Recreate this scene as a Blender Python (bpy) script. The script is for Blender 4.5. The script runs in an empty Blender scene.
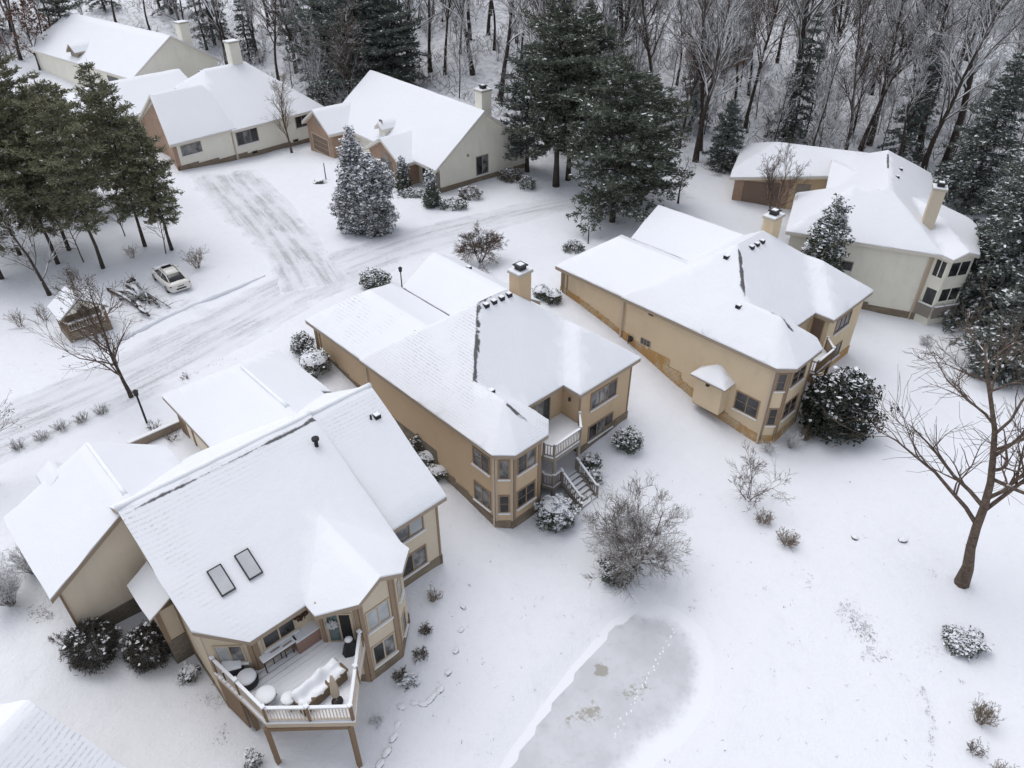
import bpy, bmesh, math, random
import numpy as np
from mathutils import Vector, Matrix, noise as mnoise

sc = bpy.context.scene
COL = sc.collection
R = math.radians

# ------------------------------------------------------------------ camera
FPX = 735.0; PITCH = R(36.1); CAM_Z = 30.0
cam = bpy.data.cameras.new('camera')
cam.sensor_width = 36.0; cam.lens = FPX / 1024 * 36; cam.clip_start = 0.5; cam.clip_end = 3000
camo = bpy.data.objects.new('camera', cam); COL.objects.link(camo)
camo.location = (0, 0, CAM_Z); camo.rotation_euler = (R(90) - PITCH, 0, 0)
sc.camera = camo
# ------------------------------------------------------------------ sky, sun, exposure
w = bpy.data.worlds.new('World'); sc.world = w; w.use_nodes = True
nt = w.node_tree; bg = nt.nodes['Background']
sky = nt.nodes.new('ShaderNodeTexSky'); sky.sky_type = 'NISHITA'; sky.sun_disc = False
SUN_EL, SUN_AZ = R(68), R(-50)
sky.sun_elevation = SUN_EL; sky.sun_rotation = SUN_AZ
sky.dust_density = 2.0; sky.air_density = 1.0; sky.ozone_density = 1.0
hs = nt.nodes.new('ShaderNodeHueSaturation'); hs.inputs['Saturation'].default_value = 0.26
nt.links.new(sky.outputs[0], hs.inputs['Color']); nt.links.new(hs.outputs[0], bg.inputs['Color'])
bg.inputs['Strength'].default_value = 0.15
sun = bpy.data.lights.new('sun', 'SUN'); sun.energy = 0.6; sun.angle = R(45); sun.color = (1, .965, .92)
suno = bpy.data.objects.new('sun', sun); COL.objects.link(suno)
sd = Vector((math.sin(SUN_AZ) * math.cos(SUN_EL), math.cos(SUN_AZ) * math.cos(SUN_EL), math.sin(SUN_EL)))
suno.rotation_euler = sd.to_track_quat('Z', 'Y').to_euler(); suno.location = (0, 0, 80)
vs = sc.view_settings
vs.view_transform = 'Standard'; vs.look = 'None'; vs.gamma = 1.0; vs.use_curve_mapping = False
vs.exposure = 0.54

# ------------------------------------------------------------------ materials
MATS = {}
class NT:
    def __init__(s, name):
        s.m = bpy.data.materials.new(name); s.m.use_nodes = True; s.t = s.m.node_tree
        s.b = s.t.nodes['Principled BSDF']; s.b.inputs['Specular IOR Level'].default_value = 0.25
        MATS[name] = s.m
    def n(s, typ, ins=None, **kw):
        nd = s.t.nodes.new(typ)
        for k, v in kw.items(): setattr(nd, k, v)
        for k, v in (ins or {}).items(): s.set(nd.inputs[k], v)
        return nd
    def set(s, sock, v):
        if isinstance(v, bpy.types.NodeSocket): s.t.links.new(v, sock)
        elif isinstance(v, tuple) and len(v) == 3 and sock.type == 'RGBA': sock.default_value = (*v, 1)
        else: sock.default_value = v
    def math(s, op, a, b=0.0, c=0.0):
        nd = s.n('ShaderNodeMath', operation=op)
        for i, v in enumerate((a, b, c)): s.set(nd.inputs[i], v)
        return nd.outputs[0]
    def sstep(s, v, a, b):
        nd = s.n('ShaderNodeMapRange', interpolation_type='SMOOTHSTEP')
        s.set(nd.inputs['Value'], v); nd.inputs['From Min'].default_value = a; nd.inputs['From Max'].default_value = b
        return nd.outputs[0]
    def mix(s, f, a, b):
        nd = s.n('ShaderNodeMix', data_type='RGBA')
        s.set(nd.inputs[0], f); s.set(nd.inputs[6], a); s.set(nd.inputs[7], b)
        return nd.outputs[2]
    def obj(s): return s.n('ShaderNodeTexCoord').outputs['Object']
    def pos(s): return s.n('ShaderNodeNewGeometry').outputs['Position']
    def nz(s):
        g = s.n('ShaderNodeNewGeometry'); x = s.n('ShaderNodeSeparateXYZ'); s.t.links.new(g.outputs['Normal'], x.inputs[0]); return x.outputs[2]
    def noise(s, vec, scale, detail=3.0, rough=.55, dist=0.0):
        nd = s.n('ShaderNodeTexNoise'); s.set(nd.inputs['Vector'], vec)
        nd.inputs['Scale'].default_value = scale; nd.inputs['Detail'].default_value = detail; nd.inputs['Roughness'].default_value = rough
        nd.inputs['Distortion'].default_value = dist
        return nd.outputs[0]
    def attr(s, name): return s.n('ShaderNodeAttribute', attribute_name=name).outputs['Fac']
    def scale(s, vec, v):
        nd = s.n('ShaderNodeMapping'); s.set(nd.inputs[0], vec); nd.inputs['Scale'].default_value = v; return nd.outputs[0]
    def bump(s, h, strength=.3, dist=.05):
        nd = s.n('ShaderNodeBump'); s.set(nd.inputs['Height'], h); nd.inputs['Strength'].default_value = strength; nd.inputs['Distance'].default_value = dist
        s.t.links.new(nd.outputs[0], s.b.inputs['Normal'])
    def col(s, c): s.set(s.b.inputs['Base Color'], c)
    def rough(s, r): s.set(s.b.inputs['Roughness'], r)

SNOW = (.73, .75, .80); SNOW2 = (.685, .705, .76)

def simple(name, c, r=.7, var=.12, sc_=6.0, bump=0.0, spec=.25, metal=0.0):
    k = NT(name); v = k.obj()
    n = k.noise(v, sc_)
    c2 = tuple(min(1, x * (1 + var)) for x in c); c1 = tuple(x * (1 - var) for x in c)
    k.col(k.mix(n, c1, c2)); k.rough(r); k.b.inputs['Specular IOR Level'].default_value = spec; k.b.inputs['Metallic'].default_value = metal
    if bump: k.bump(k.noise(v, sc_ * 5), bump, .02)
    return k

def mk_snow(name, a=SNOW2, b=SNOW, sc_=.6, bump=.25):
    k = NT(name); p = k.pos()
    n = k.noise(p, sc_, 4); k.col(k.mix(n, a, b)); k.rough(.6)
    k.bump(k.math('ADD', k.noise(p, 9, 4), k.math('MULTIPLY', k.noise(p, 1.6, 3), 2.0)), bump, .06)
    return k
mk_snow('snow_plain'); mk_snow('skylight_snow', (.34, .355, .38), (.50, .515, .54), 1.5)
simple('snow_cap', (.74, .76, .80), .6, .04, 3, .15)

# ground snow: soft drifts, scattered trampled specks, brown litter under the woods
k = NT('snow_ground'); p = k.pos()
big = k.noise(p, .09, 3); fine = k.noise(p, 1.4, 4)
c = k.mix(big, SNOW2, SNOW)
c = k.mix(k.math('MULTIPLY', k.sstep(fine, .5, .8), .18), c, (.54, .56, .60))
wood = k.attr('litter')
lit = k.math('MULTIPLY', wood, k.sstep(k.noise(p, 1.1, 6, .7), .44, .64))
c = k.mix(lit, c, (.13, .11, .09))
k.col(c); k.rough(.62)
k.bump(k.math('ADD', k.noise(p, 7, 4), k.math('MULTIPLY', k.noise(p, .9, 4), 3.0)), .35, .09)

# packed snow on the road: streaked by tyres, edges fading out into the verge
k = NT('snow_road'); p = k.pos(); al = k.attr('along'); ac = k.attr('across'); ed = k.attr('edge')
cv = k.n('ShaderNodeCombineXYZ'); k.set(cv.inputs[0], k.math('MULTIPLY', al, .10)); k.set(cv.inputs[1], k.math('MULTIPLY', ac, 1.9))
st = k.noise(cv.outputs[0], 1.6, 5, .65, .4)
cv2 = k.n('ShaderNodeCombineXYZ'); k.set(cv2.inputs[0], k.math('MULTIPLY', al, .25)); k.set(cv2.inputs[1], k.math('MULTIPLY', ac, .5))
pat = k.noise(cv2.outputs[0], .7, 4, .6)
spk = k.noise(p, 4.5, 5, .7)
amt = k.attr('worn'); ed = k.math('ADD', ed, k.math('MULTIPLY', k.math('SUBTRACT', k.noise(p, .5, 5, .65), .56), 3.6))
f = k.math('MULTIPLY', k.math('MULTIPLY', k.sstep(st, .44, .74), .7), k.sstep(pat, .36, .66))
f = k.math('ADD', f, k.math('MULTIPLY', k.math('MULTIPLY', k.sstep(spk, .50, .74), k.sstep(pat, .40, .60)), .55))
f = k.math('ADD', f, k.math('MULTIPLY', k.math('MULTIPLY', k.sstep(pat, .25, .75), k.math('MULTIPLY_ADD', spk, 1.1, .15)), k.math('MULTIPLY', k.math('SUBTRACT', amt, .72), .75)))
rutn = k.math('MULTIPLY', k.attr('rut'), k.sstep(k.noise(cv2.outputs[0], 2.2, 4, .6), .30, .58))
f = k.math('ADD', f, k.math('MULTIPLY', rutn, .55))
f = k.math('MULTIPLY', k.math('MULTIPLY', f, amt), k.sstep(ed, .2, 1.5))
f = k.math('MINIMUM', f, .9)
base = k.mix(k.noise(p, .3, 3), SNOW2, SNOW)
base = k.mix(k.math('MULTIPLY', k.sstep(ed, .1, 1.4), .3), base, (.55, .57, .61))
k.col(k.mix(f, base, (.34, .345, .365))); k.rough(.6)
k.bump(k.math('ADD', k.math('MULTIPLY', st, 1.5), k.noise(p, 5, 4)), .5, .06)

# thin grey ice with wind-thinned snow
k = NT('pond_ice'); p = k.pos(); ed = k.attr('edge')
n1 = k.noise(p, .45, 4, .6); n2 = k.noise(p, 2.2, 6, .7)
c = k.mix(k.sstep(n1, .35, .65), (.47, .485, .52), (.545, .56, .60))
c = k.mix(k.math('MULTIPLY', k.sstep(n2, .50, .72), .5), c, (.40, .41, .42))
e2 = k.math('ADD', ed, k.math('MULTIPLY', k.math('SUBTRACT', n2, .5), .9))
c = k.mix(k.sstep(e2, .1, 1.1), SNOW, c)
bare = k.attr('bare')
c = k.mix(k.math('MULTIPLY', k.sstep(k.math('ADD', bare, k.math('MULTIPLY', k.math('SUBTRACT', k.noise(p, 3.2, 6, .75), .5), 1.5)), .45, .62), .8), c, (.27, .26, .225))
k.col(c); k.rough(.45); k.bump(k.noise(p, 6, 4), .2, .03)

# roof snow: shows shingle courses where it lies thin and dark strips beside ridges
k = NT('snow_roof'); p = k.obj(); bare = k.attr('bare'); thin = k.attr('thin')
xyz = k.n('ShaderNodeSeparateXYZ'); k.set(xyz.inputs[0], p)
z = xyz.outputs[2]
saw = k.math('FRACT', k.math('MULTIPLY', z, 1 / .115))
cell = k.noise(k.scale(p, (3.2, 3.2, 9)), 1.9, 4, .75)
course = k.math('MULTIPLY', k.sstep(saw, .45, .95), k.sstep(cell, .42, .60))
f = k.math('MULTIPLY', thin, course)
c = k.mix(k.noise(p, .35, 3), (.70, .72, .77), SNOW)
f = k.math('MULTIPLY', f, k.sstep(k.noise(p, .42, 4, .6), .34, .60))
c = k.mix(k.math('MULTIPLY', f, .82), c, (.31, .31, .33))
nb = k.noise(p, 2.6, 5, .75); nb2 = k.noise(p, .5, 3, .6)
width = k.math('ADD', k.math('MULTIPLY', k.math('SUBTRACT', nb, .45), .20), k.math('MULTIPLY', k.math('SUBTRACT', nb2, .42), .22))
fb = k.sstep(k.math('SUBTRACT', bare, width), .09, .02)
c = k.mix(k.math('MULTIPLY', fb, .93), c, (.055, .052, .055))
k.col(c); k.rough(.6)
k.bump(k.math('ADD', k.noise(p, 8, 4), k.math('ADD', k.math('MULTIPLY', k.noise(p, 1.1, 3), 2.5), k.math('MULTIPLY', f, -1.0))), .22, .06)

def stucco(name, c, stain=None):
    k = NT(name); p = k.obj(); n = k.noise(p, .8, 4); n2 = k.noise(k.scale(p, (1, 1, .35)), 1.3, 5, .65)
    cc = k.mix(n, tuple(x * .93 for x in c), tuple(x * 1.05 for x in c))
    cc = k.mix(k.math('MULTIPLY', k.sstep(n2, .48, .75), .30), cc, tuple(x * .72 for x in c))
    k.col(cc); k.rough(.85); k.bump(k.noise(p, 28, 3), .15, .02)
stucco('stucco_tan', (.53, .40, .27)); stucco('stucco_gold', (.63, .51, .355))
stucco('stucco_beige', (.56, .485, .38)); stucco('stucco_cream', (.77, .745, .66)); stucco('stucco_grey', (.72, .65, .55))

def brick(name, c1, c2, mortar, sx=1.0, bw=.5, rh=.25, stain=None):
    k = NT(name); p = k.obj(); x = k.n('ShaderNodeSeparateXYZ'); k.set(x.inputs[0], p)
    cv = k.n('ShaderNodeCombineXYZ'); k.set(cv.inputs[0], k.math('ADD', x.outputs[0], x.outputs[1])); k.set(cv.inputs[1], x.outputs[2])
    b = k.n('ShaderNodeTexBrick'); k.set(b.inputs['Vector'], cv.outputs[0])
    b.inputs['Scale'].default_value = sx; b.inputs['Brick Width'].default_value = bw; b.inputs['Row Height'].default_value = rh
    b.inputs['Mortar Size'].default_value = .018; b.inputs['Color1'].default_value = (*c1, 1); b.inputs['Color2'].default_value = (*c2, 1); b.inputs['Mortar'].default_value = (*mortar, 1)
    c = b.outputs[0]
    c = k.mix(k.math('MULTIPLY', k.sstep(k.noise(p, .9, 4), .4, .7), .35), c, tuple(v * .65 for v in c1))
    if stain: c = k.mix(k.math('MULTIPLY', k.sstep(k.noise(k.scale(p, (1, 1, .6)), .75, 6, .7), .40, .60), .85), c, stain)
    k.col(c); k.rough(.85); k.bump(b.outputs[1], .3, .02)
brick('stone_brown', (.21, .165, .12), (.27, .22, .165), (.17, .145, .115), 1, .42, .2)
brick('stone_grey', (.17, .15, .125), (.22, .195, .16), (.14, .125, .11), 1, .42, .2)
brick('stone_stained', (.50, .385, .245), (.58, .46, .31), (.33, .24, .14), 1, .40, .2, (.40, .225, .075))
brick('brick_red', (.33, .185, .12), (.40, .24, .16), (.36, .29, .23), 1, .22, .075)

simple('trim_brown', (.27, .195, .135), .7, .12, 4); simple('trim_tan', (.46, .38, .29), .7, .06, 4)
simple('trim_white', (.72, .70, .66), .6, .05, 4); simple('trim_grey', (.25, .225, .195), .7, .1, 5)
simple('fascia', (.32, .26, .20), .7, .1, 4); simple('fascia_light', (.62, .58, .51), .7, .06, 4)
simple('shingle', (.12, .115, .115), .9, .25, 14, .3); simple('downpipe', (.50, .42, .33), .5, .05, 4)
simple('dark_metal', (.03, .03, .032), .5, .2, 8); simple('dark_cover', (.025, .025, .027), .55, .2, 6, .2)
simple('wood_brown', (.20, .135, .085), .75, .2, 5); simple('wood_grey', (.23, .205, .18), .8, .15, 5)
simple('rail_cream', (.55, .48, .40), .6, .08, 6); simple('cover_brown', (.14, .105, .07), .8, .2, 5, .3)
simple('umbrella_tan', (.42, .35, .27), .85, .1, 5, .2); simple('box_pink', (.30, .195, .16), .7, .1, 6)
simple('wreath_red', (.10, .055, .04), .9, .4, 25); simple('wreath_green', (.03, .035, .02), .9, .4, 25)
simple('garage_brown', (.19, .135, .105), .7, .08, 4); simple('timber_wall', (.27, .225, .18), .85, .25, 3, .3)
simple('stone_edge', (.10, .095, .09), .9, .3, 6, .3); simple('concrete', (.42, .38, .32), .85, .12, 4)
simple('blind_white', (.52, .54, .55), .5, .06, 3); simple('vent_black', (.02, .02, .022), .6, .1, 5)
simple('car_white', (.66, .65, .62), .3, .03, 3, 0, .5); simple('rubber', (.02, .02, .02), .8, .1, 8)
simple('lamp_red', (.22, .02, .02), .35, .1, 5, 0, .5); simple('alloy', (.35, .36, .37), .35, .1, 5, 0, .5, .8)
simple('leaf_litter', (.12, .08, .05), .9, .4, 3)

def glassm(name, a, b, sc_=.9):
    k = NT(name); p = k.obj(); n = k.noise(p, sc_, 3); k.col(k.mix(k.sstep(n, .35, .7), a, b)); k.rough(.12); k.b.inputs['Specular IOR Level'].default_value = .5
glassm('glass_dark', (.012, .013, .015), (.05, .052, .055)); glassm('glass_curtain', (.05, .055, .06), (.26, .26, .26), 1.6)
glassm('glass_blind', (.30, .32, .33), (.42, .44, .45), 1.2); glassm('glass_teal', (.05, .085, .09), (.13, .17, .17), 2)
glassm('car_glass', (.012, .013, .016), (.03, .032, .036))

def barkm(name, c, snow=.55, sc_=5.0, lo=.25, hi=.75):
    k = NT(name); p = k.pos(); n = k.noise(p, sc_, 5, .65)
    cc = k.mix(k.sstep(n, .3, .7), tuple(x * .6 for x in c), tuple(x * 1.35 for x in c))
    if snow:
        f = k.math('MULTIPLY', k.sstep(k.nz(), lo, hi), k.sstep(k.noise(p, 1.5, 4, .65), .60 - snow * .35, .80 - snow * .35))
        cc = k.mix(f, cc, (.82, .84, .88))
    k.col(cc); k.rough(.9); k.bump(n, .5, .03)
barkm('bark_dark', (.060, .050, .043), .45); barkm('bark_brown', (.115, .085, .065), .25); barkm('bark_woods', (.058, .046, .039), .75, 5, .12, .55); barkm('twig_woods', (.11, .09, .078), 1.0, 4, -.35, .35); barkm('twig_woods_brown', (.085, .058, .045), .6, 4, .2, .7); barkm('twig_frost', (.15, .125, .11), .55, 6, .1, .6)
barkm('twig_brown', (.115, .085, .068), .12); barkm('twig_grey', (.13, .115, .10), .7, 5, 0, .6); barkm('twig_tan', (.21, .165, .12), .25)
barkm('twig_snowy', (.13, .115, .10), 1.0, 5, -.3, .3)
barkm('bark_birch', (.26, .20, .16), .3)

def leafm(name, c1, c2, rough=.7):
    k = NT(name); r = k.attr('rnd'); k.col(k.mix(r, c1, c2)); k.rough(rough)
leafm('needle_pine', (.085, .09, .052), (.25, .245, .16)); leafm('needle_dark', (.045, .054, .040), (.15, .165, .13))
leafm('needle_blue', (.055, .068, .060), (.165, .185, .165)); leafm('leaf_black', (.012, .016, .012), (.045, .052, .040)); leafm('twig_dark', (.030, .028, .024), (.10, .095, .085)); leafm('needle_snow', (.62, .64, .69), (.76, .78, .82), .6)
leafm('needle_arb', (.07, .07, .06), (.22, .215, .20)); leafm('leaf_rust', (.09, .042, .03), (.17, .085, .06)); leafm('twig_leaf', (.06, .05, .04), (.15, .125, .10))

# ------------------------------------------------------------------ object helpers
def tag(o, label, cat, group=None, kind=None):
    o['label'] = label; o['category'] = cat
    if group: o['group'] = group
    if kind: o['kind'] = kind
    return o
def empty(name, loc, rz=0.0, label=None, cat=None, group=None):
    o = bpy.data.objects.new(name, None); COL.objects.link(o); o.location = loc; o.rotation_euler = (0, 0, rz); o.empty_display_size = .3
    if label: tag(o, label, cat, group)
    return o
def link(name, me, parent=None):
    o = bpy.data.objects.new(name, me); COL.objects.link(o)
    if parent: o.parent = parent
    return o
def dup(root, loc, rz=0.0, scale=1.0, label=None):
    r = root.copy(); COL.objects.link(r); r.location = loc; r.rotation_euler = (0, 0, rz)
    r.scale = (scale,) * 3 if not isinstance(scale, tuple) else scale
    if label: r['label'] = label
    for ch in list(root.children):
        c = ch.copy(); COL.objects.link(c); c.parent = r
        for g in ch.children:
            d = g.copy(); COL.objects.link(d); d.parent = c
    return r

class MB:
    def __init__(s): s.v = []; s.f = []; s.m = []
    def add(s, vs, fs, m=0):
        o = len(s.v); s.v += [tuple(x) for x in vs]; s.f += [tuple(i + o for i in f) for f in fs]; s.m += [m] * len(fs)
    def box(s, x0, x1, y0, y1, z0, z1, m=0):
        s.add([(x0, y0, z0), (x1, y0, z0), (x1, y1, z0), (x0, y1, z0), (x0, y0, z1), (x1, y0, z1), (x1, y1, z1), (x0, y1, z1)],
              [(0, 3, 2, 1), (4, 5, 6, 7), (0, 1, 5, 4), (1, 2, 6, 5), (2, 3, 7, 6), (3, 0, 4, 7)], m)
    def obox(s, c, ax, ay, az, m=0):
        c, ax, ay, az = map(Vector, (c, ax, ay, az)); P = []
        for k in (-1, 1):
            for i, j in ((-1, -1), (1, -1), (1, 1), (-1, 1)): P.append(c + ax * i + ay * j + az * k)
        s.add(P, [(0, 3, 2, 1), (4, 5, 6, 7), (0, 1, 5, 4), (1, 2, 6, 5), (2, 3, 7, 6), (3, 0, 4, 7)], m)
    def beam(s, a, b, wd, ht, m=0):
        a, b = Vector(a), Vector(b); d = (b - a); l = d.length
        if l < 1e-6: return
        d /= l; up = Vector((0, 0, 1)) if abs(d.z) < .95 else Vector((0, 1, 0)); sd_ = d.cross(up).normalized(); up = sd_.cross(d)
        s.obox((a + b) / 2, d * l / 2, sd_ * wd / 2, up * ht / 2, m)
    def tube(s, pts, rad, n=6, m=0, cap=True):
        pts = [Vector(p) for p in pts]; rings = []; V = []; prev = None
        for i, p in enumerate(pts):
            d = (pts[min(i + 1, len(pts) - 1)] - pts[max(i - 1, 0)])
            d = d.normalized() if d.length > 1e-9 else Vector((0, 0, 1))
            if prev is None:
                u = d.cross(Vector((0, 0, 1)) if abs(d.z) < .9 else Vector((1, 0, 0))).normalized()
            else:
                u = prev - d * prev.dot(d)
                u = u.normalized() if u.length > 1e-6 else d.orthogonal().normalized()
            prev = u; v = d.cross(u); r = rad[i] if hasattr(rad, '__len__') else rad
            for j in range(n):
                a = 2 * math.pi * j / n; V.append(p + (u * math.cos(a) + v * math.sin(a)) * r)
        Fs = []
        for i in range(len(pts) - 1):
            for j in range(n):
                k2 = (j + 1) % n; Fs.append((i * n + j, i * n + k2, (i + 1) * n + k2, (i + 1) * n + j))
        if cap: Fs.append(tuple(range(n - 1, -1, -1))); Fs.append(tuple((len(pts) - 1) * n + j for j in range(n)))
        s.add(V, Fs, m)
    def lathe(s, c, prof, n=16, m=0, sx=1.0, sy=1.0):
        V = []; Fs = []
        for r, z in prof:
            for j in range(n):
                a = 2 * math.pi * j / n; V.append((c[0] + r * sx * math.cos(a), c[1] + r * sy * math.sin(a), c[2] + z))
        for i in range(len(prof) - 1):
            for j in range(n): Fs.append((i * n + j, i * n + (j + 1) % n, (i + 1) * n + (j + 1) % n, (i + 1) * n + j))
        Fs.append(tuple(range(n - 1, -1, -1))); Fs.append(tuple((len(prof) - 1) * n + j for j in range(n)))
        s.add(V, Fs, m)
    def prism(s, poly, z0, z1, m=0):
        n = len(poly); V = [(*p[:2], z0) for p in poly] + [(*p[:2], z1) for p in poly]
        s.add(V, [tuple(range(n - 1, -1, -1)), tuple(range(n, 2 * n))] + [(i, (i + 1) % n, n + (i + 1) % n, n + i) for i in range(n)], m)
    def build(s, name, mats, parent=None, smooth=False, bevel=0.0):
        me = bpy.data.meshes.new(name); me.from_pydata(s.v, [], s.f)
        if isinstance(mats, str): mats = [mats]
        for mm in mats: me.materials.append(MATS[mm])
        me.polygons.foreach_set('material_index', s.m)
        if smooth: me.polygons.foreach_set('use_smooth', [True] * len(s.f))
        me.validate(); me.update()
        o = link(name, me, parent)
        if bevel:
            b = o.modifiers.new('bevel', 'BEVEL'); b.width = bevel; b.segments = 2; b.limit_method = 'ANGLE'
        return o

class QB:                       # many free quads, built through numpy
    def __init__(s): s.P = []; s.M = []; s.T = []
    def quads(s, c, a, b, mat, rng):
        q = np.stack([c - a - b, c + a - b * .6, c + a * .7 + b, c - a * .8 + b * .8], 1)
        s.P.append(q); s.M.append(np.full(len(c), mat, np.int32)); s.T.append(rng.random(len(c)))
    def mesh(s, name, mats):
        P = np.concatenate(s.P).reshape(-1, 3).astype(np.float32); n = len(P) // 4
        me = bpy.data.meshes.new(name); me.vertices.add(len(P)); me.vertices.foreach_set('co', P.ravel())
        me.loops.add(len(P)); me.loops.foreach_set('vertex_index', np.arange(len(P), dtype=np.int32))
        me.polygons.add(n); me.polygons.foreach_set('loop_start', np.arange(0, 4 * n, 4, dtype=np.int32))
        for mm in mats: me.materials.append(MATS[mm])
        me.polygons.foreach_set('material_index', np.concatenate(s.M))
        a = me.attributes.new('rnd', 'FLOAT', 'FACE'); a.data.foreach_set('value', np.concatenate(s.T).astype(np.float32))
        me.update(calc_edges=True); me.validate(); return me

# ------------------------------------------------------------------ terrain
class Fr:                        # a house's own axes: s to its rear, t to its right
    def __init__(f, o, ang):
        a = R(ang); f.e1 = np.array([math.sin(a), math.cos(a)]); f.e2 = np.array([-f.e1[1], f.e1[0]]); f.o = np.array(o, float)
        f.rz = math.atan2(f.e1[1], f.e1[0])
    def W(f, s, t): return f.o + s * f.e1 + t * f.e2
    def loc(f, x, y):
        d = np.array([x, y]) - f.o; return d @ f.e1, d @ f.e2
FA = Fr((-3.383, 27.296), 136.5); FB = Fr((-14.747, 44.845), 136.5); FC = Fr((3.427, 53.199), 136.5)
FD = Fr((35.316, 55.372), 112.3); FF = Fr((-8.128, 71.861), 140); FE = Fr((-38.66, 82.84), 42); FH = Fr((-16.26, 13.72), 110); FL = Fr((-75.19, 123.3), 128)

ctrl = [(*FB.W(0, 0), .5), (*FB.W(8, 0), -.9), (*FB.W(14, 0), -2.2), (*FB.W(20.3, .6), -3.35), (*FB.W(20.3, 3.5), -3.3), (*FB.W(19.2, 8.3), -2.6), (*FB.W(19.2, 13.2), -2.15), (*FB.W(8, 14), -.2), (*FB.W(-2, 8), .3),
        (*FC.W(0, 0), .7), (*FC.W(7, 0), -.75), (*FC.W(14, 0), -2.8), (*FC.W(20, .5), -3.75), (*FC.W(20.5, 4), -3.6), (*FC.W(19.5, 14), -2.7), (*FC.W(6, 15), -.4), (*FC.W(-2, 8), .5),
        (*FA.W(0, -.5), -2.2), (*FA.W(2.6, -6), -2.95), (*FA.W(3, -12.5), -2.95), (*FA.W(-1, -13), -2.5), (*FA.W(-4, -14), -1.9), (*FA.W(-7.4, -17), -.6), (*FA.W(-14, -17), .3), (*FA.W(-18, -3), .3), (*FA.W(-10, 1), -.3),
        (*FD.W(0, 0), -3.5), (*FD.W(-9, 0), -3.0), (*FD.W(-18, 12), -.2), (*FD.W(4, 6), -3.8), (*FD.W(-8, 22), -.3), (*FD.W(2, 20), -2),
        (*FF.W(-2.5, 2), .1), (*FF.W(-2.5, 15), .2), (*FF.W(-24, 0), -.5), (*FF.W(-25, 15), .3), (*FE.W(0, 0), -.2), (*FE.W(8, 0), -.9), (*FE.W(20, 0), -1.2), (*FE.W(8, 16), 0),
        (-25, 38, .1), (-28, 55, 0), (-42, 45, .1), (-20, 62, 0), (0, 62, .4), (-45, 65, .3), (-60, 60, .5), (-60, 30, .2), (-60, 0, 0), (-24, 14, -.6), (-15, 12, -2), (-8, 12, -3.6),
        (3, 20, -3.85), (8, 24, -3.85), (12, 18, -3.85), (8, 12, -3.85), (18, 25, -3.7), (25, 26.6, -3.4), (24, 36, -3.3), (35, 30, -3.5), (33, 42, -3.4), (20, 12, -3.8), (45, 45, -3.4), (60, 40, -3.5), (60, 0, -3.8), (40, 10, -3.8), (-60, 100, .6), (-100, 100, 1.5), (-100, 0, 0),
        (60, 80, -1.5), (20, 80, .3), (100, 60, -3), (100, 0, -3.8), (0, 0, -3.8), (-30, 0, -1.5), (30, -10, -3.8), (0, 100, 1), (40, 100, 1), (-75, 123, 2.0), (-50, 130, 1.0), (-50, 145, 2.5), (-100, 150, 2.5), (0, 150, 1), (60, 150, 1), (110, 130, 1)]
CP = np.array(ctrl)
def _U(r2): return np.where(r2 > 1e-9, r2 * np.log(np.maximum(r2, 1e-9)), 0.0)
def _fit():
    n = len(CP); d2 = ((CP[:, None, :2] - CP[None, :, :2]) ** 2).sum(-1); K = _U(d2) + np.eye(n) * 6.0
    Pm = np.c_[np.ones(n), CP[:, :2]]; A_ = np.block([[K, Pm], [Pm.T, np.zeros((3, 3))]])
    return np.linalg.solve(A_, np.r_[CP[:, 2], 0, 0, 0])
TW = _fit()
POND = []
def poly_sd(X, Y, poly):        # signed distance, positive inside
    P = np.array(poly); d = np.full(X.shape, 1e9); inside = np.zeros(X.shape, bool)
    for i in range(len(P)):
        a, b = P[i], P[(i + 1) % len(P)]; ab = b - a
        t = np.clip(((X - a[0]) * ab[0] + (Y - a[1]) * ab[1]) / (ab @ ab), 0, 1)
        d = np.minimum(d, np.hypot(X - a[0] - t * ab[0], Y - a[1] - t * ab[1]))
        c = ((a[1] > Y) != (b[1] > Y)) & (X < (b[0] - a[0]) * (Y - a[1]) / (b[1] - a[1] + 1e-12) + a[0]); inside ^= c
    return np.where(inside, d, -d)
POND_Z = -4.05
def hgt(x, y):
    x = np.atleast_1d(np.asarray(x, float)); y = np.atleast_1d(np.asarray(y, float)); shp = x.shape
    X = np.clip(x.ravel(), -110, 110); Y = np.clip(y.ravel(), -10, 150)
    z = np.full(X.shape, TW[-3]) + TW[-2] * X + TW[-1] * Y
    for i in range(len(CP)): z += TW[i] * _U((X - CP[i, 0]) ** 2 + (Y - CP[i, 1]) ** 2)
    y0 = 84 + np.clip(-(x.ravel() + 8) / 30, 0, 1.2) * 40 + np.clip((x.ravel() - 20) / 40, 0, 1) * 4
    q = np.clip(y.ravel() - y0, 0, 130); z = z + .17 * q * np.clip(q / 12, 0, 1)
    if POND:
        sd_ = poly_sd(x.ravel(), y.ravel(), POND); t = np.clip((sd_ + 1.6) / 1.6, 0, 1); t = t * t * (3 - 2 * t)
        z = z * (1 - t) + (POND_Z - .02) * t - .12 * np.clip(sd_ / .5, 0, 1)
    return z.reshape(shp)
def H1(x, y): return float(hgt(x, y)[0])
def ray(u, v):
    d = np.array([(u - 512) / FPX, math.cos(PITCH) - (v - 384) / FPX * math.sin(PITCH), -math.sin(PITCH) - (v - 384) / FPX * math.cos(PITCH)])
    return d
def at(u, v, z):                # point of the place at height z
    d = ray(u, v); t = (z - CAM_Z) / d[2]; return Vector((d[0] * t, d[1] * t, z))
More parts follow.
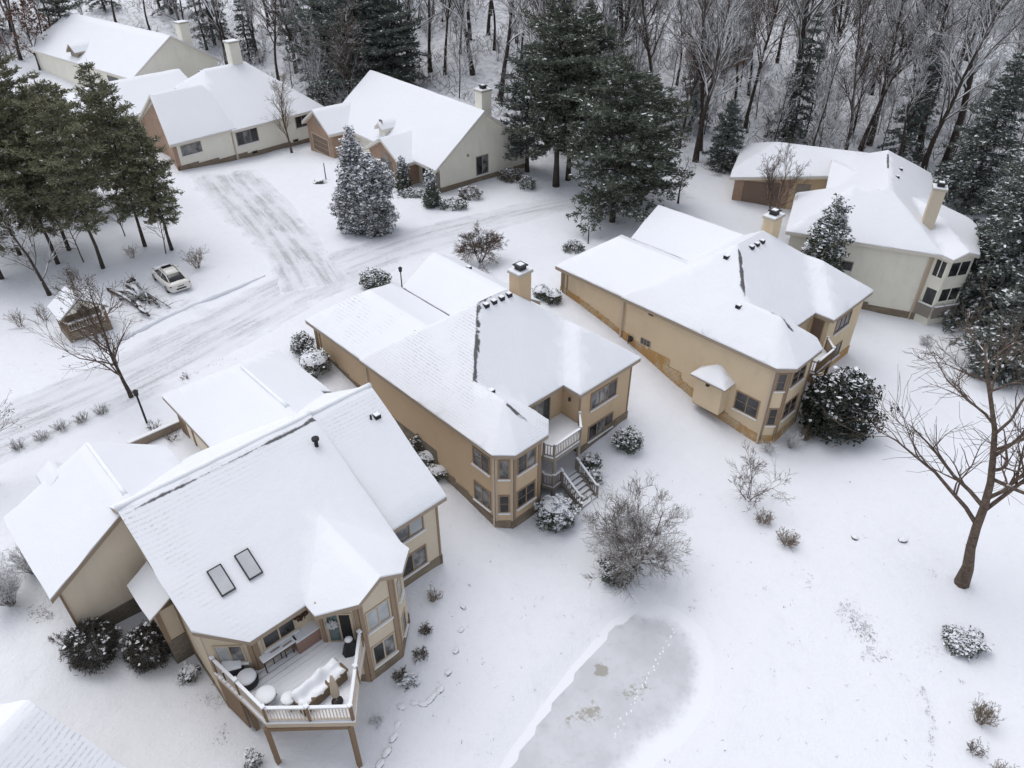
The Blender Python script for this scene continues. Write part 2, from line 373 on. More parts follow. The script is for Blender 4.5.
def gnd(u, v):                  # point where that spot of ground lies on the terrain
    d = ray(u, v); lo, hi = 5.0, 400.0
    ts = np.linspace(lo, hi, 400); g = CAM_Z + d[2] * ts - hgt(d[0] * ts, d[1] * ts)
    i = int(np.argmax(g < 0)); a, b = ts[max(i - 1, 0)], ts[i]
    for _ in range(30):
        m = (a + b) / 2
        if CAM_Z + d[2] * m - H1(d[0] * m, d[1] * m) < 0: b = m
        else: a = m
    return Vector((d[0] * b, d[1] * b, CAM_Z + d[2] * b))
def tall(p, vt):                # height of an upright thing on p whose top is that far up
    lo, hi = 0.0, 60.0
    for _ in range(50):
        m = (lo + hi) / 2; q = (p.y, p.z + m - CAM_Z); wv = q[0] * math.cos(PITCH) - q[1] * math.sin(PITCH)
        vv = 384 - FPX * (q[0] * math.sin(PITCH) + q[1] * math.cos(PITCH)) / wv
        if vv < vt: hi = m
        else: lo = m
    return m
POND = [tuple(at(u, v, POND_Z)[:2]) for u, v in ((508, 768), (530, 735), (558, 694), (585, 660), (612, 628), (640, 609), (672, 612), (697, 632), (708, 660), (703, 700), (682, 730), (650, 752), (620, 790), (560, 800), (500, 800))]

def axis(parts):
    out = []
    for a, b, st in parts: out += list(np.arange(a, b, st))
    out.append(parts[-1][1]); return np.array(out)
xs = axis([(-500, -110, 26), (-110, -60, 3), (-60, -36, 1.2), (-36, 46, .55), (46, 110, 2.5), (110, 500, 26)])
ys = axis([(-60, 6, 6), (6, 70, .55), (70, 100, 1.0), (100, 190, 2.5), (190, 520, 30)])
GX, GY = np.meshgrid(xs, ys); GZ = hgt(GX, GY)
def fbm(x, y, s): return mnoise.fractal(Vector((x * s, y * s, 3.1)), 1.0, 2.0, 3)
sdp = poly_sd(GX.ravel(), GY.ravel(), POND).reshape(GX.shape)
near = (np.abs(GX) < 60) & (GY < 110) & (GY > 5) & (sdp < -.8)
for i, j in zip(*np.nonzero(near)): GZ[i, j] += .09 * fbm(GX[i, j], GY[i, j], .22) + .03 * fbm(GX[i, j], GY[i, j], .5) + .02 * fbm(GX[i, j], GY[i, j], 1.1)
ny, nx = GX.shape
me = bpy.data.meshes.new('ground'); V = np.stack([GX, GY, GZ], -1).reshape(-1, 3)
idx = np.arange(nx * ny).reshape(ny, nx); Fq = np.stack([idx[:-1, :-1], idx[:-1, 1:], idx[1:, 1:], idx[1:, :-1]], -1).reshape(-1, 4)
me.from_pydata(V.tolist(), [], Fq.tolist()); me.materials.append(MATS['snow_ground'])
me.polygons.foreach_set('use_smooth', [True] * len(me.polygons))
yb = 80 + np.clip(-(GX + 8) / 30, 0, 1.2) * 40
litter = np.clip((GY - yb) / 14, 0, 1) * .42
a = me.attributes.new('litter', 'FLOAT', 'POINT'); a.data.foreach_set('value', litter.ravel().astype(np.float32))
ground = link('ground', me); ground['kind'] = 'structure'

def strip(name, path, width, mat, worn, lift=.03, seg=.8, n_ac=25, ruts=()):
    pts = [np.array(p[:2]) for p in path]; P = []
    for i in range(len(pts) - 1):                  # Catmull-Rom
        p0 = pts[max(i - 1, 0)]; p1 = pts[i]; p2 = pts[i + 1]; p3 = pts[min(i + 2, len(pts) - 1)]
        m = max(2, int(np.linalg.norm(p2 - p1) / seg))
        for k_ in range(m):
            t = k_ / m; P.append(.5 * ((2 * p1) + (p2 - p0) * t + (2 * p0 - 5 * p1 + 4 * p2 - p3) * t * t + (3 * p1 - p0 - 3 * p2 + p3) * t ** 3))
    P.append(pts[-1]); P = np.array(P); Tn = np.gradient(P, axis=0); Tn /= np.linalg.norm(Tn, axis=1)[:, None]; N = np.stack([-Tn[:, 1], Tn[:, 0]], 1)
    L = np.r_[0, np.cumsum(np.linalg.norm(np.diff(P, axis=0), axis=1))]
    wd = np.interp(np.linspace(0, 1, len(P)), np.linspace(0, 1, len(width)), width); V = []; at_ = []
    for i in range(len(P)):
        for j in range(n_ac):
            a = (j / (n_ac - 1) - .5); q = P[i] + N[i] * a * wd[i]; V.append((q[0], q[1]))
            edg = wd[i] * (.5 - abs(a)); end = min(L[i], L[-1] - L[i]) * .6; at_.append((L[i], a * wd[i], min(edg, end)))
    V = np.array(V); z = hgt(V[:, 0], V[:, 1]); at_ = np.array(at_)
    z = z + lift + .03 * np.array([fbm(x * 1, y * 1, .8) for x, y in V]) * np.clip(at_[:, 2], 0, 1)
    rp_ = np.clip(at_[:, 2] / 1.1, 0, 1); z = z - .14 + .20 * rp_ * rp_ * (3 - 2 * rp_)
    me = bpy.data.meshes.new(name); Fq = [(i * n_ac + j, i * n_ac + j + 1, (i + 1) * n_ac + j + 1, (i + 1) * n_ac + j) for i in range(len(P) - 1) for j in range(n_ac - 1)]
    Fq = [f[::-1] for f in Fq]
    me.from_pydata(np.c_[V, z].tolist(), [], Fq); me.materials.append(MATS[mat]); me.polygons.foreach_set('use_smooth', [True] * len(Fq))
    for nm, arr in (('along', at_[:, 0]), ('across', at_[:, 1]), ('edge', at_[:, 2]), ('worn', np.full(len(V), worn)), ('rut', np.max([np.zeros(len(V))] + [st_ * np.exp(-((at_[:, 1] - c_ - .25 * np.sin(at_[:, 0] * .17 + c_)) / w_) ** 2) for c_, w_, st_ in ruts], axis=0))):
        a = me.attributes.new(nm, 'FLOAT', 'POINT'); a.data.foreach_set('value', arr.astype(np.float32))
    o = link(name, me); o['kind'] = 'structure'; return o
ROAD = [gnd(u, v) for u, v in ((-130, 500), (-40, 452), (60, 408), (150, 366), (235, 322), (305, 284), (385, 252), (470, 226), (560, 204), (640, 194), (700, 192))]
strip('road', ROAD, [8.2, 8.2, 8.2, 8.2, 8.5, 8.5, 7, 6, 5.5, 5.5, 5], 'snow_road', 1.0, ruts=((-2.2, .22, .6), (-.6, .2, .7), (.5, .22, .7), (2.1, .25, .6), (2.9, .18, .4)))
strip('parking_track', [gnd(u, v) for u, v in ((170, 285), (186, 300), (204, 318), (214, 328))], [2.2, 2.6, 2.8, 3.2], 'snow_road', 1.15, lift=.04, ruts=((-.7, .16, 1.0), (.7, .16, 1.0)))
strip('driveway', [gnd(u, v) for u, v in ((322, 296), (296, 256), (264, 218), (240, 193), (226, 178), (222, 170))], [8.5, 6.6, 7.2, 8.4, 9, 8.5], 'snow_road', 1.15, lift=.045, ruts=((-2.2, .3, .5), (-.9, .22, 1.0), (.6, .24, 1.0), (1.9, .3, .6)))

# frozen pond
def segd(x, y, a, b):
    dx, dy = b[0] - a[0], b[1] - a[1]; t = max(0, min(1, ((x - a[0]) * dx + (y - a[1]) * dy) / (dx * dx + dy * dy)))
    return math.hypot(x - a[0] - t * dx, y - a[1] - t * dy)
xs_ = np.arange(-6, 16, .4); ys_ = np.arange(8, 29, .4); px, py = np.meshgrid(xs_, ys_); sdq = poly_sd(px.ravel(), py.ravel(), POND).reshape(px.shape)
V = []; Fq = []; idm = -np.ones(px.shape, int)
for i in range(px.shape[0]):
    for j in range(px.shape[1]):
        if sdq[i, j] > -1.3: idm[i, j] = len(V); V.append((px[i, j], py[i, j], POND_Z + .02))
for i in range(px.shape[0] - 1):
    for j in range(px.shape[1] - 1):
        q = (idm[i, j], idm[i, j + 1], idm[i + 1, j + 1], idm[i + 1, j])
        if min(q) >= 0: Fq.append(q)
me = bpy.data.meshes.new('pond_ice'); me.from_pydata(V, [], Fq); me.materials.append(MATS['pond_ice'])
VA = np.array(V); a = me.attributes.new('edge', 'FLOAT', 'POINT'); a.data.foreach_set('value', np.minimum(*(lambda L_, O_: (L_ * 6 + .7, O_))(*[np.min([[segd(x_, y_, g[i], g[i + 1]) for i in range(len(g) - 1)] for x_, y_ in VA[:, :2]], axis=1) * np.sign(poly_sd(VA[:, 0], VA[:, 1], POND)) for g in (POND[:6], POND[5:])])).astype(np.float32))
bare = np.zeros(len(V))
for (u, v, r, st) in ((601, 671, .55, 1.0), (590, 712, 1.0, .62), (572, 722, .8, .5), (632, 694, 1.3, .5), (642, 686, .9, .5)):
    c = at(u, v, POND_Z); bare = np.maximum(bare, st * np.clip(1.25 - np.hypot(VA[:, 0] - c.x, VA[:, 1] - c.y) / r, 0, 1))
a = me.attributes.new('bare', 'FLOAT', 'POINT'); a.data.foreach_set('value', bare.astype(np.float32))
link('pond_ice', me)['kind'] = 'structure'
pe = [at(u, v, POND_Z) for u, v in ((500, 780), (512, 757), (530, 732), (558, 692), (585, 657), (612, 627), (636, 608))]; P_ = []
for i in range(len(pe) - 1):
    for q in range(14): P_.append(pe[i].lerp(pe[i + 1], q / 14))
mb = MB(); mb.tube([Vector((p.x + .06 * mnoise.noise(Vector((i * .3, 1, 1))), p.y, H1(p.x, p.y) - .01)) for i, p in enumerate(P_)], [max(.008, .05 * (mnoise.noise(Vector((i * .22, 5, 2))) + .5)) for i in range(len(P_))], 6); mb.build('pond_edge', 'stone_edge', None, True)['kind'] = 'structure'
# ridge of ploughed snow along the far verge
mb = MB(); pp = [gnd(u, v) for u, v in ((95, 352), (135, 333), (165, 318), (200, 303), (240, 287), (268, 275))]; P_ = []
for i in range(len(pp) - 1):
    for q in range(10): P_.append(pp[i].lerp(pp[i + 1], q / 10))
mb.tube([Vector((p.x, p.y, H1(p.x, p.y) + .04)) for p in P_], [max(.02, .24 * math.sin(math.pi * min(1, max(.02, i / len(P_)))) ** .4 * (1 + .7 * mnoise.noise(Vector((i * .35, 2, 5))))) for i in range(len(P_))], 8)
mb.build('snow_bank', 'snow_plain', None, True)['kind'] = 'structure'

# ------------------------------------------------------------------ houses
K45 = .77
def inpoly(x, y, poly):
    c = False; n = len(poly)
    for i in range(n):
        a, b = poly[i], poly[(i + 1) % n]
        if (a[1] > y) != (b[1] > y) and x < (b[0] - a[0]) * (y - a[1]) / (b[1] - a[1]) + a[0]: c = not c
    return c
class Roof:
    """planes z = a s + b t + c; groups of planes: lowest plane inside a group, highest group wins"""
    def __init__(r, poly, groups, z0=3.0): r.poly = poly; r.g = groups; r.z0 = z0
    def z(r, s, t): return r.z0 + max(min(a * s + b * t + c for a, b, c in g) for g in r.g)
def roof_mesh(parent, rf, bare=(), thin=None, fascia='fascia', thick=.26, snow=.13, grid=.8, name='roof', mats='snow_roof'):
    bm = bmesh.new(); xs_ = [p[0] for p in rf.poly]; ys_ = [p[1] for p in rf.poly]; x0, x1, y0, y1 = min(xs_), max(xs_), min(ys_), max(ys_)
    bm.faces.new([bm.verts.new(p) for p in ((x0 - .1, y0 - .1, 0), (x1 + .1, y0 - .1, 0), (x1 + .1, y1 + .1, 0), (x0 - .1, y1 + .1, 0))])
    cuts = []
    n = len(rf.poly)
    for i in range(n):
        a, b = rf.poly[i], rf.poly[(i + 1) % n]; dx, dy = b[0] - a[0], b[1] - a[1]; L = math.hypot(dx, dy)
        if L > 1e-4: cuts.append(((a[0], a[1]), (dy / L, -dx / L)))
    pl = [p for g in rf.g for p in g]
    for i in range(len(pl)):
        for j in range(i + 1, len(pl)):
            A, B, Cc = (pl[i][k] - pl[j][k] for k in range(3)); L = math.hypot(A, B)
            if L < 1e-6: continue
            cuts.append(((-Cc * A / L / L, -Cc * B / L / L), (A / L, B / L)))
    g = x0 + grid
    while g < x1: cuts.append(((g, 0), (1, 0))); g += grid
    g = y0 + grid
    while g < y1: cuts.append(((0, g), (0, 1))); g += grid
    for co, no in cuts:
        bmesh.ops.bisect_plane(bm, geom=bm.verts[:] + bm.edges[:] + bm.faces[:], dist=2e-3, plane_co=(co[0], co[1], 0), plane_no=(no[0], no[1], 0))
    bad = []
    for f in bm.faces:
        c = f.calc_center_median()
        if not inpoly(c.x, c.y, rf.poly): bad.append(f)
    bmesh.ops.delete(bm, geom=bad, context='FACES')
    bmesh.ops.remove_doubles(bm, verts=bm.verts[:], dist=4e-3)
    bm.verts.index_update(); vs_ = [(v.co.x, v.co.y) for v in bm.verts]; fs = [[v.index for v in f.verts] for f in bm.faces if f.calc_area() > 1e-6]
    edge_n = {}
    for f in fs:
        for i in range(len(f)): e = (f[i], f[(i + 1) % len(f)]); edge_n[e] = 1
    bnd = [e for e in edge_n if (e[1], e[0]) not in edge_n]; bset = {i for e in bnd for i in e}
    bm.free(); zs = [rf.z(x, y) for x, y in vs_]; N = len(vs_)
    def layer(nm, top, bot, mat, smooth, par, attrs=False):
        def wob(i, x, y): return (.07 * mnoise.noise(Vector((x * .9, y * .9, 3.3))), .07 * mnoise.noise(Vector((x * .9, y * .9, 8.8)))) if (attrs and i in bset) else (0, 0)
        ww = [wob(i, x, y) for i, (x, y) in enumerate(vs_)]
        V = [(x + a_[0], y + a_[1], z + top(i, x, y)) for i, ((x, y), z, a_) in enumerate(zip(vs_, zs, ww))] + [(x, y, z + bot) for (x, y), z in zip(vs_, zs)]
        Fs = [tuple(f) for f in fs] + [tuple(N + i for i in f[::-1]) for f in fs]; M = len(Fs); o0 = 2 * N; 
        for a_, b_ in bnd:            # sides carry vertices of their own, so the top shades smoothly
            V += [V[a_], V[b_], V[N + b_], V[N + a_]]; Fs.append((o0, o0 + 3, o0 + 2, o0 + 1)); o0 += 4
        me = bpy.data.meshes.new(nm); me.from_pydata(V, [], Fs); me.materials.append(MATS[mat])
        if smooth: me.polygons.foreach_set('use_smooth', [i < len(fs) for i in range(len(Fs))])
        if attrs:
            bv = []; tv = []
            for (x, y, _) in V:
                bv.append(min([segd(x, y, q_[0], q_[1]) - (q_[2] if len(q_) > 2 else 0) for q_ in bare] or [9.0])); tv.append(thin(x, y) if thin else 0.0)
            at_ = me.attributes.new('bare', 'FLOAT', 'POINT'); at_.data.foreach_set('value', bv)
            at_ = me.attributes.new('thin', 'FLOAT', 'POINT'); at_.data.foreach_set('value', tv)
        me.update(); return link(nm, me, par)
    ro = layer(name, lambda i, x, y: -snow - .005, -snow - thick, fascia, False, parent)
    sd0 = x0 * 1.7 + y1
    layer('roof_snow', lambda i, x, y: (-.05 + .04 * mnoise.noise(Vector((x * 1.3, y * 1.3, 6))) if i in bset else .045 * mnoise.noise(Vector((x * .6 + sd0, y * .6, 1.7)))), -snow, mats, True, ro if parent.parent is None else parent, True)
    return ro
def zroof(roofs, s, t):
    v = [r.z(s, t) for r in roofs if inpoly(s, t, r.poly)]
    return max(v) if v else None
def walls(parent, poly, roofs, mat, zb=-5.5, name='wall', drop=.2, closed=True, zdef=3.0):
    mb = MB(); n = len(poly)
    for i in range(n if closed else n - 1):
        a, b = Vector((*poly[i], 0)), Vector((*poly[(i + 1) % n], 0)); L = (b - a).length; m = max(1, int(L / .2)); prev = None
        for k_ in range(m + 1):
            p = a.lerp(b, k_ / m); q = p + (a.lerp(b, .5) - p) * .01; z = zroof(roofs, q.x, q.y); z = (z - drop) if z is not None else zdef
            cur = (p.x, p.y, z)
            if prev: mb.add([(prev[0], prev[1], zb), (cur[0], cur[1], zb), cur, prev], [(0, 1, 2, 3)])
            prev = cur
    return mb.build(name, mat, parent)
def foundation(parent, fr, poly, mat, h=.5, step=.22, off=.05, name='foundation', only=None, zb=-5.4):
    mb = MB(); n = len(poly)
    for i in range(n):
        if only is not None and i not in only: continue
        a, b = Vector((*poly[i], 0)), Vector((*poly[(i + 1) % n], 0)); L = (b - a).length; d = (b - a) / L; o = Vector((d.y, -d.x, 0)); m = max(1, int(L / (1.2 if step > .1 else .5)))
        for k_ in range(m):
            p = a + d * (L * k_ / m - (off if k_ == 0 else 0)); q = a + d * (L * (k_ + 1) / m + (off if k_ == m - 1 else 0)); c = (p + q) / 2
            X = fr.W(c.x, c.y); z = H1(*X) + h; z = math.ceil(z / step) * step
            p2, q2 = p + o * off, q + o * off
            mb.add([(p2.x, p2.y, zb), (q2.x, q2.y, zb), (q2.x, q2.y, z), (p2.x, p2.y, z), (q.x, q.y, z), (p.x, p.y, z), (p.x, p.y, zb), (q.x, q.y, zb)],
                   [(0, 1, 2, 3), (3, 2, 4, 5), (0, 3, 5, 6), (1, 7, 4, 2)])
    return mb.build(name, mat, parent)
def wallframe(A, B):
    a, b = Vector((*A, 0)), Vector((*B, 0)); d = (b - a).normalized(); return a, d, Vector((d.y, -d.x, 0))
def window(parent, A, B, a0, a1, z0, z1, cols=2, rows=1, trim='trim_brown', glass='glass_dark', sill=True, name='window', tw=.09, sillmat='snow_cap', mid=None):
    a, d, o = wallframe(A, B); Z = Vector((0, 0, 1)); zc, ac = (z0 + z1) / 2, (a0 + a1) / 2; W2, H2 = (a1 - a0) / 2, (z1 - z0) / 2
    fr = MB(); D = .05
    def bar(ca, cz, wa, wz, dep): fr.obox(a + d * ca + o * (dep / 2 - .02) + Z * cz, d * wa / 2, o * (dep / 2 + .02), Z * wz / 2)
    bar(a0 + tw / 2, zc, tw, 2 * H2, D); bar(a1 - tw / 2, zc, tw, 2 * H2, D)
    bar(ac, z0 + tw / 2, 2 * (W2 - tw) - .002, tw, D); bar(ac, z1 - tw / 2, 2 * (W2 - tw) - .002, tw, D)
    iw = 2 * (W2 - tw); ih = 2 * (H2 - tw)
    for c in range(1, cols): bar(a0 + tw + iw * c / cols, zc, .075, ih - .004, D - .008)
    for c in range(cols):
        for r in range(1, rows):
            bar(a0 + tw + iw * (c + .5) / cols, z0 + tw + ih * r / rows, iw / cols - .085, .035, D - .02)
    f = fr.build(name, trim, parent)
    for c in range(cols):
        pm = MB(); cx_ = a0 + tw + iw * (c + .5) / cols
        pm.obox(a + d * cx_ + o * .006 + Z * zc, d * (iw / cols / 2 - .005), o * .008, Z * (ih / 2 - .004)); 
        g = glass if isinstance(glass, str) else glass[c % len(glass)]
        pm.build('pane', g, f)
    if sill:
        sm = MB(); sm.obox(a + d * ac + o * .07 + Z * (z0 - .02), d * (W2 + .04), o * .07, Z * .035); sm.build('sill', sillmat, f)
    return f
def band(parent, A, B, a0, a1, z0, z1, mat, dep=.04, name='corner_board'):
    a, d, o = wallframe(A, B); mb = MB(); mb.obox(a + d * (a0 + a1) / 2 + o * (dep / 2 - .03) + Vector((0, 0, (z0 + z1) / 2)), d * (a1 - a0) / 2, o * (dep / 2 + .03), Vector((0, 0, (z1 - z0) / 2)))
    return mb.build(name, mat, parent)
def chimney(parent, x0, x1, y0, y1, z0, z1, mat, flue=True, cap='concrete'):
    mb = MB(); mb.box(x0, x1, y0, y1, z0, z1); c = mb.build('chimney', mat, parent)
    mb = MB(); mb.box(x0 - .09, x1 + .09, y0 - .09, y1 + .09, z1, z1 + .16); mb.box(x0 - .07, x1 + .07, y0 - .07, y1 + .07, z1 + .161, z1 + .24, 1); mb.build('chimney_cap', [cap, 'snow_cap'], c)
    if flue:
        xm, ym = (x0 + x1) / 2, (y0 + y1) / 2; mb = MB(); mb.box(xm - .27, xm + .27, ym - .27, ym + .27, z1 + .24, z1 + .50); mb.box(xm - .36, xm + .36, ym - .36, ym + .36, z1 + .50, z1 + .57); mb.box(xm - .2, xm + .2, ym - .2, ym + .2, z1 + .571, z1 + .62, 1); mb.build('flue', ['dark_metal', 'snow_cap'], c)
    return c
def roof_vent(parent, rf, s, t, big=False):
    z = rf.z(s, t); mb = MB()
    if big: mb.lathe((s, t, z - .1), [(.1, 0), (.1, .5), (.19, .5), (.19, .62), (.05, .66)], 10)
    else: mb.box(s - .17, s + .17, t - .17, t + .17, z - .12, z + .12); mb.box(s - .13, s + .15, t - .14, t + .14, z + .121, z + .17, 1)
    return mb.build('vent_pipe' if big else 'roof_vent', ['vent_black', 'snow_cap'], parent)
def downpipe(parent, x, y, z0, z1, r=.05):
    mb = MB(); mb.box(x - r, x + r, y - r, y + r, z0, z1); return mb.build('downpipe', 'downpipe', parent)
def railing(parent, path, zf, h=1.0, mat='rail_cream', cap='snow_cap', posts=None, name='railing', gap=.14, pw=.1, capw=.13, skip=0):
    rb = MB(); 
    for i in range(len(path) - 1):
        a, b = Vector((*path[i], 0)), Vector((*path[i + 1], 0)); L = (b - a).length; d = (b - a) / L
        za, zb = (zf, zf) if not isinstance(zf, (list, tuple)) else (zf[i], zf[i + 1]); A = a + Vector((0, 0, za)); B = b + Vector((0, 0, zb)); U = Vector((0, 0, 1))
        rb.beam(A + U * (h - .06) + d * .05, B + U * (h - .06) - d * .05, .07, .09); rb.beam(A + U * .12 + d * .05, B + U * .12 - d * .05, .06, .06)
        m = max(1, int(L / gap))
        for k_ in range(m):
            q = A.lerp(B, (k_ + .5) / m); rb.beam(q + U * .14, q + U * (h - .1), .038, .038)
    r = rb.build(name, mat, parent)
    sm = MB()
    for i in range(len(path) - 1):
        a, b = Vector((*path[i], 0)), Vector((*path[i + 1], 0)); d = (b - a).normalized()
        za, zb = (zf, zf) if not isinstance(zf, (list, tuple)) else (zf[i], zf[i + 1])
        sm.beam(a + Vector((0, 0, za + h + .02)) + d * .08, b + Vector((0, 0, zb + h + .02)) - d * .08, capw, .07)
    r = r if parent.parent is None else parent
    sm.build('rail_snow', cap, r)
    for i, p in enumerate(path):
        if i < skip: continue
        z = zf if not isinstance(zf, (list, tuple)) else zf[i]; pb = MB(); pb.box(p[0] - pw / 2, p[0] + pw / 2, p[1] - pw / 2, p[1] + pw / 2, z - .25, z + h + .08); pb.box(p[0] - pw * .7, p[0] + pw * .7, p[1] - pw * .7, p[1] + pw * .7, z + h + .08, z + h + .17, 1)
        pb.build('rail_post', [posts or mat, cap], r)
    return r

# ---- the twin houses with polygonal rear bays (middle and right)
def twin_house(fr, name, label, ts, wallm, trim, basem, raillm, sagedark, wide_bay=0.0):
    h = empty(name, (*fr.o, 0), fr.rz, label, 'house', 'snow-roofed houses'); k = K45; W = 13.56 * ts; bw = 4.5 * (1.0 if ts == 1 else 1.16); n0 = bw; n1 = 7.65 * (1.0 if ts == 1 else 1.09)
    rid = 12.44; hw = 5.59; dl = (.9 ** 2 + .95 ** 2) ** .5; be = 20.72
    poly = [(6.85, 0), (19.8, 0), (be, .95), (be, bw - .95), (19.78, bw), (18.03, bw), (18.03, n1), (19.45, n1), (19.45, W), (6.85, W)]
    gd = (.95 / dl, -.9 / dl)
    main = [(0, k, 0), (k, 0, -6.85 * k), (0, -k, W * k), (-k, 0, 18.03 * k)]
    bay = [(0, k, 0), (0, -k, bw * k), (-k, 0, be * k), (-.86 * k * gd[0], -.86 * k * gd[1], .86 * k * (19.8 * gd[0])), (-.86 * k * gd[0], .86 * k * gd[1], .86 * k * (19.8 * gd[0] - bw * gd[1])), (k, 0, -9 * k)]
    wing = [(0, k, -n1 * k), (0, -k, W * k), (-k, 0, 19.45 * k), (k, 0, -9 * k)]
    R1 = Roof(poly, [main, bay, wing])
    gw = 7.8 * ts; R2 = Roof([(0, .06), (9.6, .06), (9.6, gw), (0, gw)], [[(0, .5, -.03), (0, -.5, .5 * gw), (.73, 0, 0)]])
    g0 = 7.7 * ts * 1.03; gr = 11.1 * ts; R3 = Roof([(.9, g0), (10.2, g0), (10.2, W - .05), (.9, W - .05)], [[(0, .6, -.6 * g0), (0, -.6, .6 * (2 * gr - g0))]])
    bay_ridge = bw / 2; hipe = (rid + hw - bay_ridge, bay_ridge)
    if sagedark:
        bare = [((rid + .25, hw - .1), (hipe[0], hipe[1] + .12), .07), ((18.65, bay_ridge + .05), (20.1, bay_ridge + .55), .05), ((rid + .05, hw + .1), (rid + .1, W - hw))]
        thin = lambda s, t: max(0, min(1, 1.1 - abs((rid - s) * .55) / 5)) * max(0, min(1, (t + .5) / 2)) * .95 if t < hw and s > 7.2 and (s - rid) < (hw - t) + .2 else (.55 if (bay_ridge < t < bw and s > 18.5) else .06)
    else:
        bare = [((rid + .25, hw - .12), (hipe[0] - .3, hipe[1] + .15), .06), ((hipe[0] + 1.6, bay_ridge + .1), (18.4, bay_ridge + .1), .02), ((18.6, bay_ridge), (20.2, bay_ridge + .5), .06)]
        thin = lambda s, t: .05
    roof_mesh(h, R1, bare, thin)
    roof_mesh(h, R2, [] if not sagedark else [((8.0, 3.6), (9.0, 3.2))], (lambda s, t: .75 if (1.6 < s < 6.5 and .8 < t < gw / 2) else .05) if sagedark else None)
    roof_mesh(h, R3, [] if sagedark else [], lambda s, t: .1)
    i_ = .35
    wp = [(7.2, i_), (19.65, i_), (be - .38, 1.1), (be - .38, bw - 1.1), (19.65, bw - i_), (17.65, bw - i_), (17.65, n1 + i_), (19.1, n1 + i_), (19.1, W - i_), (7.2, W - i_)]
    walls(h, wp, [R1], wallm)
    gp = [(.4, .42), (7.2, .42), (7.2, g0 + .35), (1.3, g0 + .35), (1.3, gw - .4), (.4, gw - .4)]
    walls(h, gp, [R2], wallm); walls(h, [(1.3, g0 + .4), (7.2, g0 + .4), (7.2, W - .45), (1.3, W - .45)], [R3], wallm)
    # brick end pier at the garage corner
    band(h, (.4, .42), (7.2, .42), 0.0, .35, -1, 2.9, trim, .05)
    band(h, (.4, .42), (7.2, .42), .62, .72, -1, 2.9, trim, .05)
    return h, R1, R2, R3, wp, bw, n1, W, be

h, R1, R2, R3, wp, bw, n1, W, be = twin_house(FB, 'tan_house', 'tan two-storey house with rear balcony and outside stairs, in the middle between two others', 1.0, 'stucco_tan', 'trim_brown', 'stone_brown', 'trim_grey', True)
houseB = h
foundation(h, FB, wp, 'stone_brown', .55, only=(0, 1, 2, 3, 4, 5, 6, 7)); 
foundation(h, FB, [(.4, .42), (7.1, .42)], 'stone_brown', .25, only=(0,))
LW = ((0, .35), (20, .35))
for z0, z1, gl in ((.78, 2.12, ('glass_curtain', 'glass_dark')), (-2.1, -.55, ('glass_curtain', 'glass_curtain'))):
    window(h, *LW, 17.75, 19.25, z0, z1, 2, 2, 'trim_brown', gl)
for z0, z1, gl in ((.78, 2.25, 'glass_curtain'), (-1.95, -.5, 'glass_dark')):
    window(h, wp[1], wp[2], .18, .84, z0, z1, 1, 2, 'trim_brown', gl)
for z0, z1, gl in ((.85, 2.2, ('glass_dark', 'glass_curtain')), (-1.9, -.45, ('glass_dark', 'glass_dark'))):
    window(h, wp[2], wp[3], .3, 1.85, z0, z1, 2, 2, 'trim_brown', gl)
WG = (wp[7], wp[8])
window(h, *WG, 1.1, 3.7, .68, 2.05, 3, 1, 'trim_brown', ('glass_curtain', 'glass_curtain', 'glass_dark')); window(h, *WG, 1.1, 3.6, -1.95, -.65, 3, 1, 'trim_brown', ('glass_dark', 'glass_curtain', 'glass_dark'))
for e in ((wp[0], wp[1], 12.32, 12.46), (wp[1], wp[2], 0.0, .12), (wp[1], wp[2], .9, 1.02), (wp[2], wp[3], 0.0, .2), (wp[2], wp[3], 2.02, 2.27)): band(h, e[0], e[1], e[2], e[3], -3.3, 3.0, 'trim_brown' if e[3] - e[2] > .13 else 'trim_tan', .05)
band(h, *WG, 0.0, .14, -3, 3.0, 'trim_brown', .05); band(h, *WG, 5.05, 5.15, -3, 3.0, 'trim_brown', .05)
# recess behind the balcony: patio door and tall window
NB = (wp[5], wp[6]); d_ = window(h, *NB, .35, 1.25, .3, 2.5, 1, 1, 'trim_grey', 'glass_dark', False, 'patio_window'); window(h, *NB, 1.35, 2.75, .3, 2.5, 2, 1, 'trim_grey', ('glass_curtain', 'glass_dark'), False, 'patio_door')
window(h, *NB, .5, 2.3, -2.2, -.2, 2, 1, 'trim_grey', 'glass_dark', False, 'patio_door')
lm = MB(); lm.lathe((18.4, 8.0 - .14, 1.75), [(.03, -.02), (.08, .02), (.09, .2), (.02, .3)], 8); lm.build('wall_lamp', 'dark_metal', h)
